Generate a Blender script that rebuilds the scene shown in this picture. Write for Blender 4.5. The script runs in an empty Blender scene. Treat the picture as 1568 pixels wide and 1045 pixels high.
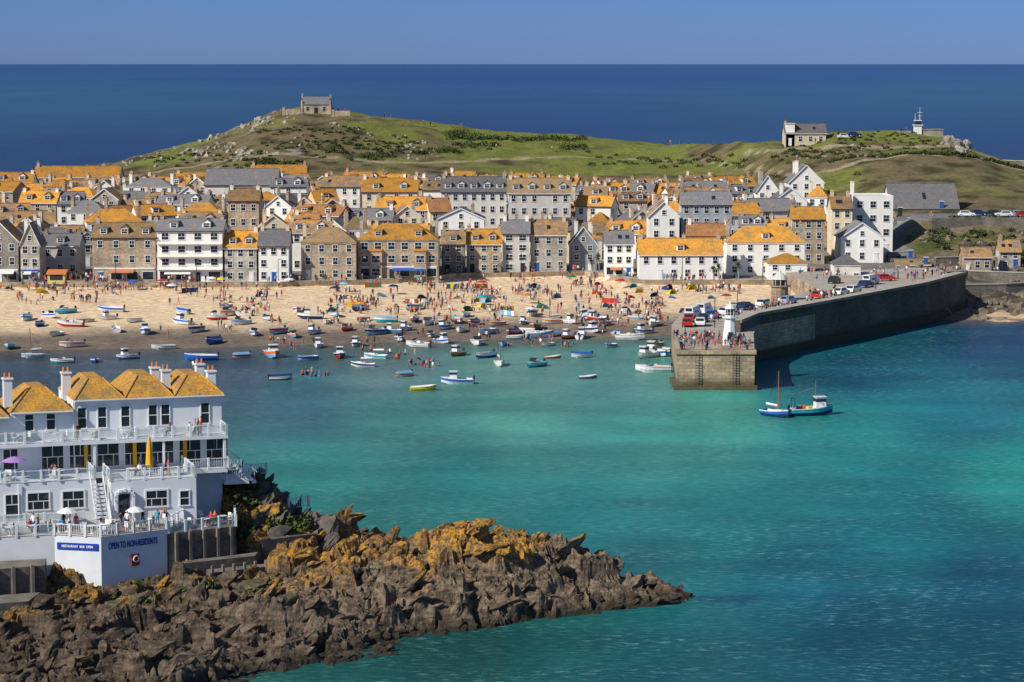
import bpy, math, random, bmesh
import numpy as np
from mathutils import Vector, noise, Matrix
R=random.Random(11)
sc=bpy.context.scene
F=4000.0; TH=math.atan(425.5/F); CH=50.0
cT,sT=math.cos(TH),math.sin(TH)
# ---- survey helper: sight line from the viewpoint to a real ground height ----
def G(u,v,z=0.0):
    dv=522.5-v; dy=F*cT+dv*sT; dz=-F*sT+dv*cT; t=(z-CH)/dz
    return (u-784)*t, dy*t
def XU(u,y): return (u-784)*y/3985.0
def ZV(v,y): return CH-(v-97)*y/4000.0*1.003
def sm(t): t=max(0.,min(1.,t)); return t*t*(3-2*t)
def ip(x,xs,ys): return float(np.interp(x,xs,ys))
# ================= materials =================
def newmat(name):
    m=bpy.data.materials.new(name); m.use_nodes=True
    nt=m.node_tree; b=nt.nodes['Principled BSDF']; return m,nt,b
def nd(nt,t,**k):
    n=nt.nodes.new(t)
    for a,b in k.items(): setattr(n,a,b)
    return n
def rgb(c): return (c[0],c[1],c[2],1)
def mix(nt,fac,a,b,blend='MIX'):
    n=nd(nt,'ShaderNodeMix',data_type='RGBA',blend_type=blend)
    for s,val in ((0,fac),(6,a),(7,b)):
        if isinstance(val,bpy.types.NodeSocket): nt.links.new(val,n.inputs[s])
        elif s==0: n.inputs[0].default_value=val
        else: n.inputs[s].default_value=rgb(val)
    return n.outputs[2]
def nz(nt,scale,detail=4,vec=None,rough=.6,dist=0):
    n=nd(nt,'ShaderNodeTexNoise'); n.inputs['Scale'].default_value=scale; n.inputs['Detail'].default_value=detail
    n.inputs['Roughness'].default_value=rough; n.inputs['Distortion'].default_value=dist
    if vec is None:
        g=nd(nt,'ShaderNodeNewGeometry'); vec=g.outputs['Position']
    nt.links.new(vec,n.inputs['Vector']); return n.outputs['Fac']
def mr(nt,v,a,b,c=0,d=1):
    n=nd(nt,'ShaderNodeMapRange'); nt.links.new(v,n.inputs[0])
    for i,x in enumerate((a,b,c,d)): n.inputs[i+1].default_value=x
    return n.outputs[0]
def scl(nt,col,k):
    cc=nd(nt,'ShaderNodeCombineColor')
    for i in range(3): nt.links.new(k,cc.inputs[i])
    return mix(nt,1.,col,cc.outputs[0],'MULTIPLY')
def mul(nt,a,b_):
    q=nd(nt,'ShaderNodeMath',operation='MULTIPLY'); nt.links.new(a,q.inputs[0]); nt.links.new(b_,q.inputs[1]); return q.outputs[0]
def bump(nt,b,h,s,dist=.1):
    n=nd(nt,'ShaderNodeBump'); n.inputs['Strength'].default_value=s; n.inputs['Distance'].default_value=dist
    nt.links.new(h,n.inputs['Height']); nt.links.new(n.outputs[0],b.inputs['Normal'])
def orand(nt,rnd):
    o=nd(nt,'ShaderNodeObjectInfo'); return mr(nt,o.outputs['Random'],0,1,1-rnd,1+rnd)
def M(name,c1,c2=None,scale=1.,rough=.85,bm=0,spec=.25,rnd=0.,lo=.35,hi=.65,metal=0):
    m,nt,b=newmat(name); b.inputs['Roughness'].default_value=rough
    b.inputs['Specular IOR Level'].default_value=spec; b.inputs['Metallic'].default_value=metal
    if c2 is None: b.inputs['Base Color'].default_value=rgb(c1); col=None
    else:
        n=nz(nt,scale,6); col=mix(nt,mr(nt,n,lo,hi),c1,c2)
        if bm: bump(nt,b,n,bm)
    if rnd: col=scl(nt,col if col is not None else c1,orand(nt,rnd))
    if col is not None: nt.links.new(col,b.inputs['Base Color'])
    return m
def stone(name,c1,c2,mort,bw=.6,bh=.28,big=.3,rnd=.15,wet=None,ms=.03):
    m,nt,b=newmat(name); b.inputs['Roughness'].default_value=.9; b.inputs['Specular IOR Level'].default_value=.2
    g=nd(nt,'ShaderNodeNewGeometry'); s=nd(nt,'ShaderNodeSeparateXYZ'); nt.links.new(g.outputs['Position'],s.inputs[0])
    a=nd(nt,'ShaderNodeMath',operation='MULTIPLY_ADD'); nt.links.new(s.outputs[1],a.inputs[0]); a.inputs[1].default_value=.83; nt.links.new(s.outputs[0],a.inputs[2])
    c=nd(nt,'ShaderNodeCombineXYZ'); nt.links.new(a.outputs[0],c.inputs[0]); nt.links.new(s.outputs[2],c.inputs[1])
    br=nd(nt,'ShaderNodeTexBrick'); nt.links.new(c.outputs[0],br.inputs['Vector'])
    br.inputs['Color1'].default_value=rgb(c1); br.inputs['Color2'].default_value=rgb(c2); br.inputs['Mortar'].default_value=rgb(mort)
    br.inputs['Scale'].default_value=1; br.inputs['Brick Width'].default_value=bw; br.inputs['Row Height'].default_value=bh; br.inputs['Mortar Size'].default_value=ms
    n=nz(nt,big,6); col=scl(nt,br.outputs[0],mr(nt,n,.3,.7,.6,1.35)); col=scl(nt,col,mr(nt,nz(nt,2.2,3),.3,.7,.8,1.2)); col=scl(nt,col,orand(nt,rnd))
    if wet is not None:
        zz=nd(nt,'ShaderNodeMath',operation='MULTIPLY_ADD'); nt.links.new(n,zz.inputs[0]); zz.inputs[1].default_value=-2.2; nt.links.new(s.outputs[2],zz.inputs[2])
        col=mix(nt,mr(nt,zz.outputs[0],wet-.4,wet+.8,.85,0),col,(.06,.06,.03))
    nt.links.new(col,b.inputs['Base Color']); bump(nt,b,n,.3)
    return m
def roofmat(name,lich,base,bias,rnd=.28):
    m,nt,b=newmat(name); b.inputs['Roughness'].default_value=.8; b.inputs['Specular IOR Level'].default_value=.25
    n=nz(nt,.55,10,rough=.78); f=nz(nt,4.,4)
    c=mix(nt,mr(nt,n,bias-.08,bias+.10),base,lich)
    c=scl(nt,c,mr(nt,f,.3,.7,.6,1.35)); c=scl(nt,c,orand(nt,rnd))
    g=nd(nt,'ShaderNodeNewGeometry'); w=nd(nt,'ShaderNodeTexWave',bands_direction='Z'); w.inputs['Scale'].default_value=1.6; w.inputs['Distortion'].default_value=1
    nt.links.new(g.outputs['Position'],w.inputs['Vector']); bump(nt,b,w.outputs['Fac'],.35,.06)
    nt.links.new(c,b.inputs['Base Color']); return m
ORA=(.58,.265,.035)
roofs={'o':roofmat('roof_orange_lichen',ORA,(.27,.165,.08),.44),'m':roofmat('roof_mixed',(.48,.235,.05),(.19,.155,.13),.51),
 's':roofmat('roof_slate',(.27,.21,.14),(.16,.16,.175),.58),'b':roofmat('roof_brown',(.34,.2,.075),(.19,.145,.1),.51),
 't':roofmat('roof_terracotta',(.44,.2,.07),(.28,.14,.07),.5)}
W={'w':M('white_render',(.84,.82,.78),(.70,.67,.61),.5,rnd=.07,hi=.85),'c':M('cream_render',(.72,.60,.42),(.62,.51,.36),.4,rnd=.14),
 'g':stone('grey_granite',(.44,.395,.335),(.31,.28,.24),(.45,.41,.36)),'b':stone('brown_stone',(.44,.335,.23),(.30,.23,.165),(.45,.37,.28)),
 'd':stone('dark_stone',(.27,.24,.205),(.19,.17,.15),(.3,.27,.23)),'l':M('slate_hung',(.33,.345,.37),(.25,.265,.285),.8,rnd=.18),
 'p':M('pale_grey',(.62,.59,.54),(.5,.475,.435),.5,rnd=.15)}
WHITE=M('white_paint',(.8,.8,.8),(.7,.7,.69),1.,rough=.5); GLASS=M('window_glass',(.02,.026,.034),rough=.08,spec=.5)
DARK=M('dark_paint',(.03,.03,.035),rough=.5); POT=M('chimney_pot',(.5,.2,.08)); BLUE=M('blue_paint',(.03,.1,.35),rough=.4)
PIER=stone('pier_granite',(.40,.30,.195),(.26,.20,.135),(.19,.15,.1),1.3,.55,.22,wet=.1,ms=.035)
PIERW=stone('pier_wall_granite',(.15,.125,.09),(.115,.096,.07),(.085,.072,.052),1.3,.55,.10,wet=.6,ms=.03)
DECK=M('pier_deck',(.46,.41,.34),(.33,.3,.26),.4); CONC=M('concrete',(.42,.38,.32),(.28,.26,.23),.3)
# ================= mesh builder =================
class MB:
    def __init__(s): s.v=[];s.f=[];s.m=[]
    def add(s,vs,fs,m=0):
        b=len(s.v); s.v+=[tuple(p) for p in vs]; s.f+=[tuple(b+i for i in f) for f in fs]; s.m+=[m]*len(fs)
    def box(s,cx,cy,cz,sx,sy,sz,m=0,a=0,tx=1,ty=1):
        c,n=math.cos(a),math.sin(a); vs=[]
        for k in (-.5,.5):
            fx,fy=(tx,ty) if k>0 else (1,1)
            for i,j in ((-.5,-.5),(.5,-.5),(.5,.5),(-.5,.5)):
                x,y=i*sx*fx,j*sy*fy; vs.append((cx+c*x-n*y,cy+n*x+c*y,cz+k*sz))
        s.add(vs,[(3,2,1,0),(4,5,6,7),(0,1,5,4),(1,2,6,5),(2,3,7,6),(3,0,4,7)],m)
    def prism(s,poly,z0,z1,m=0,mt=None):
        n=len(poly); s.add([(x,y,z0) for x,y in poly]+[(x,y,z1) for x,y in poly],[(i,(i+1)%n,n+(i+1)%n,n+i) for i in range(n)],m)
        s.add([(x,y,z1) for x,y in poly],[tuple(range(n))],m if mt is None else mt)
    def slab(s,q,t,m=0):
        n=len(q); s.add(list(q)+[(x,y,z-t) for x,y,z in q],[tuple(range(n)),tuple(range(2*n-1,n-1,-1))]+[(i,n+i,n+(i+1)%n,(i+1)%n) for i in range(n)],m)
    def tube(s,p,q,r,m=0,r2=None,n=6):
        p,q=Vector(p),Vector(q); r2=r if r2 is None else r2
        d=(q-p).normalized(); a=d.orthogonal().normalized(); b=d.cross(a); vs=[]
        for c,rr in ((p,r),(q,r2)):
            for i in range(n):
                t=2*math.pi*i/n; vs.append(c+(a*math.cos(t)+b*math.sin(t))*rr)
        s.add(vs,[(i,(i+1)%n,n+(i+1)%n,n+i) for i in range(n)]+[tuple(range(n-1,-1,-1)),tuple(range(n,2*n))],m)
    def lathe(s,cx,cy,prof,m=0,n=12,sx=1,sy=1):
        vs=[(cx+r*sx*math.cos(2*math.pi*i/n),cy+r*sy*math.sin(2*math.pi*i/n),z) for r,z in prof for i in range(n)]
        s.add(vs,[(k*n+i,k*n+(i+1)%n,(k+1)*n+(i+1)%n,(k+1)*n+i) for k in range(len(prof)-1) for i in range(n)],m)
    def window(s,px,py,z,w,h,a=0,fr=0,gl=1,bar=True,t=.1):
        ax,ay=math.cos(a),math.sin(a); nx,ny=math.sin(a),-math.cos(a)
        def b(l,zz,sx,sz,out,dp,m): s.box(px+ax*l+nx*out,py+ay*l+ny*out,zz,sx,dp,sz,m,a)
        b(0,z,w,h,.0,.06,gl)
        b(0,z+h/2+t/2,w+2*t,t,.03,.12,fr); b(0,z-h/2-t/2,w+2*t+.1,t,.045,.16,fr)
        b(-w/2-t/2,z,t,h,.03,.12,fr); b(w/2+t/2,z,t,h,.03,.12,fr)
        if bar:
            b(0,z,w,.07,.03,.07,fr)
            if w>.9: b(0,z+h/4+.018,.06,h/2-.04,.028,.06,fr)
            if w>1.6: b(-w/4,z-h/4,.06,h/2-.08,.028,.06,fr); b(w/4,z-h/4,.06,h/2-.08,.028,.06,fr)
    def obj(s,name,mats,parent=None,loc=None,rz=0,smooth=False):
        me=bpy.data.meshes.new(name); me.from_pydata(s.v,[],s.f); me.polygons.foreach_set('material_index',s.m)
        for m in mats: me.materials.append(m)
        if smooth: me.polygons.foreach_set('use_smooth',[True]*len(me.polygons))
        me.update(); o=bpy.data.objects.new(name,me); sc.collection.objects.link(o)
        if parent: o.parent=parent
        if loc: o.location=loc
        o.rotation_euler=(0,0,rz); return o
def empty(name,loc,rz=0):
    o=bpy.data.objects.new(name,None); o.empty_display_size=1; sc.collection.objects.link(o); o.location=loc; o.rotation_euler=(0,0,rz); return o
# ================= terrain =================
def ysh(x): return ip(x,[-200,-130,-60,0,30,60,79,90,160],[446,448,458,472,480,500,512,508,512])
def ytop(x): return ip(x,[-200,-50,-22,-12,10,18,26,60,90,100,160],[549,551,560,574,578,582,556,556,570,590,600])
def yrid(x): return ip(x,[-300,52,76,300],[900,900,800,800])
RX=[-260,-200,-176,-138,-122,-104,-93,-83,-72,-55,-41,-19,3.6,30,56,70,78,90,97,119,131,141,157,175,240]
RZ=[-6,3,8,15.5,20,24,28.2,32.5,34.2,33.6,31.3,29,25.7,24,22.7,24.5,25.6,26.4,28.6,28.8,27.6,23.5,18,14,2]
def T(x,y,n=True):
    y0=ysh(x); yt=ytop(x)
    if y<y0: z=max(-4,-(y0-y)*.03)
    elif y<yt-7: z=3.1*((y-y0)/(yt-7-y0))
    elif y<yt-5: z=3.1+.8*(y-yt+7)/2
    else:
        z=3.9 if y<yt else 3.9+9.3*sm((y-yt)/(760-yt))*.6+9.3*.4*max(0,min(1,(y-yt)/(760-yt)))
    k=sm((x-86)/12)
    if k>0:
        if y<512: z2=max(-4,(y-512)*.05)
        elif y<592: z2=3.8*(y-512)/80
        elif y<622: z2=3.8+6.4*((y-592)/30)
        else: z2=10.2+2.8*sm((y-622)/3)
        if y>640: z2=13+1*(y-640)/160
        z=z*(1-k)+z2*k
    yr=yrid(x); zr=ip(x,RX,RZ); ys=740-90*sm((x-60)/25)
    if y>ys:
        s=(y-ys)/(yr-ys)
        if s<1: z=z+(zr-z)*(sm(s)*.5+.5*s)
        else: z=zr-((y-yr)/28)**2*3
    z=max(z,-5)
    if n and y>ys:
        a=sm((y-ys)/40)
        z+=a*(noise.noise((x*.03,y*.03,1))*1.4+noise.noise((x*.12,y*.12,3))*.9+noise.noise((x*.4,y*.4,3))*.45)
    if n and k>.3 and 505<y<622: z+=noise.noise((x*.25,y*.25,5))*1.5*k
    return z
def grid(xs,ys,fz):
    nx,ny=len(xs),len(ys)
    v=[(x,y,fz(x,y)) for y in ys for x in xs]
    f=[(j*nx+i,j*nx+i+1,(j+1)*nx+i+1,(j+1)*nx+i) for j in range(ny-1) for i in range(nx-1)]
    return v,f
def colmesh(name,v,f,cols,mat,smooth=True):
    me=bpy.data.meshes.new(name); me.from_pydata(v,[],f)
    at=me.color_attributes.new(name='Col',type='FLOAT_COLOR',domain='POINT')
    at.data.foreach_set('color',np.array(cols,dtype=np.float32).ravel())
    me.materials.append(mat); me.polygons.foreach_set('use_smooth',[smooth]*len(f)); me.update()
    o=bpy.data.objects.new(name,me); sc.collection.objects.link(o); return o
def lerp(a,b,t): return tuple(a[i]+(b[i]-a[i])*t for i in range(3))
def tcol(x,y,z):
    yt=ytop(x)
    n=noise.noise((x*.04,y*.04,7)); n2=noise.noise((x*.15,y*.15,2)); n3=noise.noise((x*.5,y*.5,2))
    k=sm((x-86)/12)
    if y<yt-5 and k<.5:
        c=lerp((.19,.15,.12),(.80,.60,.39),sm((z-.5+n*.35+n2*.2)/.95)); c=lerp(c,(.1,.11,.1),sm(-z/1.2)); return lerp(c,(.6,.46,.3),.3*max(0,n2)+.2*max(0,n3))+(1,)
    ys=735-90*sm((x-60)/25)
    if y<ys:
        if k>.5:
            if y<592: 
                c=lerp((.07,.06,.05),(.2,.17,.13),sm(.5+n2)); 
                if y<519: c=(.6,.44,.28)
                return c+(1,)
            if y<626: return lerp((.08,.09,.03),(.19,.155,.1),sm(.5+n2*1.5))+(1,)
            if y<660: return (.2,.2,.2,1)
            return (.1,.11,.04,1)
        return lerp((.2,.19,.18),(.08,.1,.035),sm((y-715)/15))+(1,)
    yr=yrid(x); zr=ip(x,RX,RZ); s=(y-ys)/(yr-ys)
    g=(.175,.195,.045); h=(.165,.13,.07); d=(.058,.055,.026)
    w=.2+n*1.4
    if -25<x<58: w+=1.0*sm((s-.25)/.2)*min(1,(x+25)/12)
    else: w+=.45*sm((s-.72)/.2)
    if x<-60: w-=.15
    c=lerp(h,g,sm(w)); c=lerp(c,d,sm((n2+n3*.6+.04)*2.8)*(1-.75*sm(w)))
    if x<-35 and n3+n2*.6>.33: c=(.3,.27,.22)
    if abs(s-.52-.05*math.sin(x*.06)-.1*math.sin(x*.017))<.012 or (x>70 and abs(s-.8-.04*math.sin(x*.1))<.02): c=(.33,.27,.17)
    return c+(1,)
xs=list(np.arange(-230,232,2.)); ys_=list(np.arange(424,990,2.))
tv,tf=grid(xs,ys_,T)
m,nt,b=newmat('terrain'); b.inputs['Roughness'].default_value=.95; b.inputs['Specular IOR Level'].default_value=.1
at=nd(nt,'ShaderNodeAttribute',attribute_name='Col')
n1=nz(nt,.7,10,rough=.75)
nt.links.new(scl(nt,at.outputs['Color'],mr(nt,n1,.35,.68,.6,1.35)),b.inputs['Base Color']); bump(nt,b,n1,.5,.5)
colmesh('ground_terrain',tv,tf,[tcol(*p) for p in tv],m)
# ================= water =================
def s2l(c): return tuple(((x/255)/12.92 if x/255<.04045 else ((x/255+.055)/1.055)**2.4) for x in c)
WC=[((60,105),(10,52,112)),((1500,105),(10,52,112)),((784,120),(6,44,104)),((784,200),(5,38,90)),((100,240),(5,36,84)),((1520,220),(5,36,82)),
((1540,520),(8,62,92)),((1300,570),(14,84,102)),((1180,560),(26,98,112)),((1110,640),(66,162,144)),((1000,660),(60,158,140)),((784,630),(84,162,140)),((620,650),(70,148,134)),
((450,620),(62,114,122)),((350,575),(66,88,102)),((150,545),(80,90,98)),((30,560),(66,80,90)),((600,565),(98,132,128)),((800,575),(106,156,142)),((980,580),(86,150,138)),((480,740),(46,142,126)),((700,740),(40,140,128)),((900,800),(30,128,122)),  # leftmost shallows: grey wet sand, with cloud shadow put into the colour
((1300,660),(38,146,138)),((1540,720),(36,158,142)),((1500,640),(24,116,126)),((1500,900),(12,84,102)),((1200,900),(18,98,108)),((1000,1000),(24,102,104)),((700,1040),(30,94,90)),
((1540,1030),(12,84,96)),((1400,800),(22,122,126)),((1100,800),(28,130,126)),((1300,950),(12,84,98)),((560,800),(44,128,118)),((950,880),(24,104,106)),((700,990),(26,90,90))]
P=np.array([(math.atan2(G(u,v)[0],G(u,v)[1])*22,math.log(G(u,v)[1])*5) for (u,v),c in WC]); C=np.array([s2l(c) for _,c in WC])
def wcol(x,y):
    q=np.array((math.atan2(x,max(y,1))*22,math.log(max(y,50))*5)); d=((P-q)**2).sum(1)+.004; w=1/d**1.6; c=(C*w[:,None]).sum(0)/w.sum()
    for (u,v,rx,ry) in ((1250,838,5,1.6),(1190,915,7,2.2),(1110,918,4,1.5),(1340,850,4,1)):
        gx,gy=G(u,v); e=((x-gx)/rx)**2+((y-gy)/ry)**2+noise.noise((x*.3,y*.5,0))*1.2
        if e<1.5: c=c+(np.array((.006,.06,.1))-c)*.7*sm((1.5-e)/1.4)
    if y<520:
        p_=noise.noise((x*.05,y*.035,4))+.5*noise.noise((x*.13,y*.1,6)); c=c*(1+.3*p_)*.94
    dep=-T(x,y,False) if 424<y<600 and abs(x)<200 else 3
    a=max(0.0,min(1,.25+dep/.9)) if dep>0 else 0.25
    return (c[0],c[1],c[2],a)
wx=sorted(set([-90000,-20000,-5000,-1500,-500,-300,-220]+list(np.arange(-160,162,2.0))+[220,300,500,1500,5000,20000,90000]))
wy=[-3000,0,120]+list(np.arange(180,600,2.0))+[620,660,720,800,900,1000,1100,1300,1600,2000,3000,5000,8000,14000,30000,60000,120000]
wv,wf=grid(wx,wy,lambda x,y:0.0)
m,nt,b=newmat('sea_water')
b.inputs['Roughness'].default_value=.3; b.inputs['IOR'].default_value=1.33; b.inputs['Specular IOR Level'].default_value=.10
at=nd(nt,'ShaderNodeAttribute',attribute_name='Col')
g=nd(nt,'ShaderNodeNewGeometry'); mp=nd(nt,'ShaderNodeMapping'); mp.inputs['Scale'].default_value=(.5,1.25,1); mp.inputs['Rotation'].default_value=(0,0,.14)
nt.links.new(g.outputs['Position'],mp.inputs[0])
wn=nz(nt,1.5,6,mp.outputs[0],rough=.65,dist=.4); wn2=nz(nt,.1,4,mp.outputs[0]); wl=nz(nt,.04,5,mp.outputs[0],rough=.6)
mp2=nd(nt,'ShaderNodeMapping'); mp2.inputs['Scale'].default_value=(.004,.0012,1); nt.links.new(g.outputs['Position'],mp2.inputs[0]); wf3=nz(nt,1.,8,mp2.outputs[0])
ml=mul(nt,mr(nt,wn,.54,.70,0,1),mr(nt,wn2,.42,.64,.08,.66))
col=scl(nt,at.outputs['Color'],mr(nt,wl,.3,.7,.74,1.24)); col=scl(nt,col,mr(nt,wn,.3,.55,.62,1.0)); col=scl(nt,col,mr(nt,wf3,.3,.7,.75,1.2))
col=mix(nt,ml,col,(.28,.48,.49))  # pale ripple highlights painted into the water colour
nt.links.new(col,b.inputs['Base Color']); bump(nt,b,wn,.6,.25)
tr=nd(nt,'ShaderNodeBsdfTransparent'); mx=nd(nt,'ShaderNodeMixShader')
nt.links.new(at.outputs['Alpha'],mx.inputs[0]); nt.links.new(tr.outputs[0],mx.inputs[1]); nt.links.new(b.outputs[0],mx.inputs[2])
nt.links.new(mx.outputs[0],nt.nodes['Material Output'].inputs[0])
colmesh('sea_water',wv,wf,[wcol(p[0],p[1]) for p in wv],m,False)
# ================= houses =================
placed=[]
def house(name,x,y,z,w,d,h,a=0,wall='w',roof='s',kind='S',rh=2.5,st=3,nc=3,dorm=0,chim=2,shop=False,ww=1.0,big=False,bal=False):
    placed.append((x,y,max(w,d)/2))
    root=empty(name,(x,y,z),a); wl=MB(); rf=MB(); wi=MB(); do=MB(); ch=MB()
    wl.box(0,d/2,h/2-2,w,d,h+4)
    hw=w/2; ov=.3
    if kind=='S':
        for sx in (-hw,hw): wl.add([(sx,0,h),(sx,d,h),(sx,d/2,h+rh)],[(0,1,2)])
        e=ov*rh/(d/2)
        rf.slab([(-hw-ov,-ov,h-e+.15),(hw+ov,-ov,h-e+.15),(hw+ov,d/2,h+rh+.15),(-hw-ov,d/2,h+rh+.15)],.14)
        rf.slab([(-hw-ov,d/2,h+rh+.15),(hw+ov,d/2,h+rh+.15),(hw+ov,d+ov,h-e+.15),(-hw-ov,d+ov,h-e+.15)],.14)
        wi.box(0,-ov-.07,h-e+.02,w+2*ov,.12,.14,3)
        rf.box(0,d/2,h+rh+.2,w+2*ov-.02,.3,.12)
        if not dorm:
            for q in range(R.choice([0,1,2])):
                sx=R.uniform(-hw*.7,hw*.7); f0,f1=.35,.6
                wi.slab([(sx-.4,d/2*f0,h+rh*f0+.24),(sx+.4,d/2*f0,h+rh*f0+.24),(sx+.4,d/2*f1,h+rh*f1+.24),(sx-.4,d/2*f1,h+rh*f1+.24)],.1,1)
    elif kind=='F':
        wl.add([(-hw,0,h),(hw,0,h),(0,0,h+rh)],[(0,1,2)]); wl.add([(-hw,d,h),(hw,d,h),(0,d,h+rh)],[(0,1,2)])
        e=ov*rh/hw
        rf.slab([(-hw-ov,-ov,h-e+.15),(0,-ov,h+rh+.15),(0,d+ov,h+rh+.15),(-hw-ov,d+ov,h-e+.15)],.14)
        rf.slab([(hw+ov,-ov,h-e+.15),(0,-ov,h+rh+.15),(0,d+ov,h+rh+.15),(hw+ov,d+ov,h-e+.15)],.14)
        for s in (-1,1): wi.slab([(s*(hw+ov),-ov-.06,h-e+.2),(0,-ov-.06,h+rh+.2),(0,-ov-.01,h+rh+.2),(s*(hw+ov),-ov-.01,h-e+.2)],.28,0)
        wi.window(0,0,h+rh*.28,.8,1.0)
    elif kind=='H':
        r=min(hw,d/2)*.9; A=[(-hw-ov,-ov,h+.02),(hw+ov,-ov,h+.02),(hw+ov,d+ov,h+.02),(-hw-ov,d+ov,h+.02)]
        B=(-hw+r,d/2,h+rh); C_=(hw-r,d/2,h+rh)
        rf.add([*A,B,C_],[(0,1,5,4),(1,2,5),(2,3,4,5),(3,0,4),(3,2,1,0)])
        wl.box(0,-.1,h-.12,w+.2,.2,.2)
    else:
        rf.box(0,d/2,h+.06,w-.5,d-.5,.1); 
        for (bx,by,bw,bd) in ((0,.12,w,.24),(0,d-.12,w,.24),(-hw+.12,d/2,.24,d-.48),(hw-.12,d/2,.24,d-.48)): wl.box(bx,by,h+.3,bw,bd,.6)
    sh=h/st
    dc=R.randrange(nc)
    for i in range(st):
        for c in range(nc):
            px=-hw+w*(c+.5)/nc; zz=i*sh+sh*.55; wd=min(ww,w/nc*.62)
            if i==0 and c==dc:
                do.box(px,-.02,1.05,.95,.12,2.1,0); do.box(px,-.05,2.2,1.2,.16,.14,1); continue
            if i==0 and shop: wi.window(px,0,1.35,w/nc*.7,1.7,bar=False); continue
            if R.random()<.06 and not big: continue
            wi.window(px,0,zz,wd,min(1.45,sh*.55))
        if bal and i>0:
            wl.box(0,-.6,i*sh,w,1.2,.14)
            wi.box(0,-1.17,i*sh+.95,w,.05,.07,0)
            for q in range(int(w/.45)): wi.box(-hw+.1+q*.45,-1.17,i*sh+.5,.05,.05,.86,0)
    if big and not bal and w>9: # projecting bay windows
        for px in (-hw*.55,hw*.55):
            wl.box(px,-.4,h*.36,2.6,.8,h*.72)
            for i in range(st-1): wi.window(px,-.8,i*sh+sh*.55,1.7,min(1.5,sh*.55))
            rf.slab([(px-1.5,-1.0,h*.73),(px+1.5,-1.0,h*.73),(px+1.3,0,h*.73+.4),(px-1.3,0,h*.73+.4)],.12)
    for s,aa in ((-1,-math.pi/2),(1,math.pi/2)):
        for i in range(1,st):
            for q in (.3,.7):
                if R.random()<.55: wi.window(s*hw,d*q,i*sh+sh*.55,.8,1.2,aa)
    if shop:
        wi.box(0,-.08,sh*.92,w*.96,.16,.32,R.choice([0,2,0]))
        if R.random()<.6: 
            ax_=R.uniform(-hw*.4,hw*.4); wi.slab([(ax_-w*.2,-1.7,sh*.68),(ax_+w*.2,-1.7,sh*.68),(ax_+w*.2,-.2,sh*.86),(ax_-w*.2,-.2,sh*.86)],.08,R.choice([2,0,4]))
    for i in range(dorm):
        px=-hw+w*(i+.5)/dorm; dy=d*.1; zb=h+rh*(dy/(d/2)); dh=1.35; dw=min(1.7,w/dorm*.6)
        yb=min(d/2,(dy+dh*(d/2)/rh)); 
        wl.box(px,(dy+yb)/2,zb+dh/2-.2,dw,yb-dy,dh+.4-.01)
        wi.window(px,dy,zb+dh*.52,dw*.68,dh*.66)
        if i%2==0 or kind=='H':
            rf.slab([(px-dw/2-.15,dy-.2,zb+dh+.1),(px+dw/2+.15,dy-.2,zb+dh+.1),(px+dw/2+.15,yb+.3,zb+dh+.2),(px-dw/2-.15,yb+.3,zb+dh+.2)],.12)
        else:
            wl.add([(px-dw/2,dy,zb+dh),(px+dw/2,dy,zb+dh),(px,dy,zb+dh+.6)],[(0,1,2)])
            for s in (-1,1): rf.slab([(px+s*(dw/2+.15),dy-.2,zb+dh+.02),(px,dy-.2,zb+dh+.72),(px,yb+1,zb+dh+.72),(px+s*(dw/2+.15),yb+1,zb+dh+.02)],.1)
    for i in range(chim):
        px=(-hw+.5) if i==0 else hw-.5
        if kind=='F': px=R.choice([-1,1])*hw*.5
        py=d/2+(0 if kind!='F' else (i-.5)*d*.5); zt=h+rh+R.uniform(.5,1.1); z0=h-.2 if kind!='M' else h
        ch.box(px,py,(zt+z0)/2,.75,1.1,zt-z0,0); ch.box(px,py,zt+.05,.9,1.25,.14,0)
        for q in (-.3,.3): ch.tube((px,py+q,zt+.1),(px,py+q,zt+.55),.14,1,.11)
        if R.random()<.35:
            ch.tube((px+.3,py,zt),(px+.3,py,zt+1.8),.03,2,n=4); ch.box(px+.3,py,zt+1.75,1.1,.04,.04,2)
            for q in range(4): ch.box(px-.1+q*.25,py,zt+1.75,.03,.5,.03,2)
    wl.obj('walls',[W[wall]],root); rf.obj('roof',[roofs[roof]],root); wi.obj('windows',[WHITE,GLASS,BLUE,R.choice([WHITE,DARK]),POT],root); do.obj('door',[R.choice([BLUE,DARK,WHITE]),WHITE],root)
    if chim: ch.obj('chimney',[W[R.choice('wbgc')] ,POT,DARK],root)
    return root
def HU(name,u0,u1,ve,vt,wall,roof,kind,st,nc,y=None,d=9,vb=None,**k):
    uc=(u0+u1)/2
    if y is None:
        y=556
        for _ in range(4): y=ytop(XU(uc,y))+.6
    x=XU(uc,y); z=T(x,y); w=(u1-u0)*y/3990.; h=ZV(ve,y)-z
    rh=max(.6,(ve-vt)*(y+ (d/2 if kind!='F' else 0))/4000.)
    if kind in 'SH': rh=ZV(vt,y+d/2)-z-h
    return house(name,x,y,z,w-.15,d,h,0,wall,roof,kind,max(rh,.8),st,nc,**k)
HU('stone_house',-30,30,368,338,'d','m','F',3,3,dorm=0,shop=True)
HU('stone_house',32,62,372,340,'g','s','F',3,2,d=8,shop=True)
HU('grey_house',64,122,375,357,'p','s','S',2,3,y=563,dorm=1)
HU('stone_hotel',142,240,362,340,'b','b','S',3,4,dorm=3,shop=True,d=11)
HU('white_hotel',241,342,352,334,'w','s','S',4,4,dorm=2,bal=True,big=True,ww=1.4,d=11,shop=True)
HU('stone_house',344,394,378,352,'g','o','S',3,3,dorm=2)
HU('white_house',396,443,375,350,'w','s','S',3,3)
HU('stone_warehouse',461,546,370,346,'b','b','H',3,4,chim=1)
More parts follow.
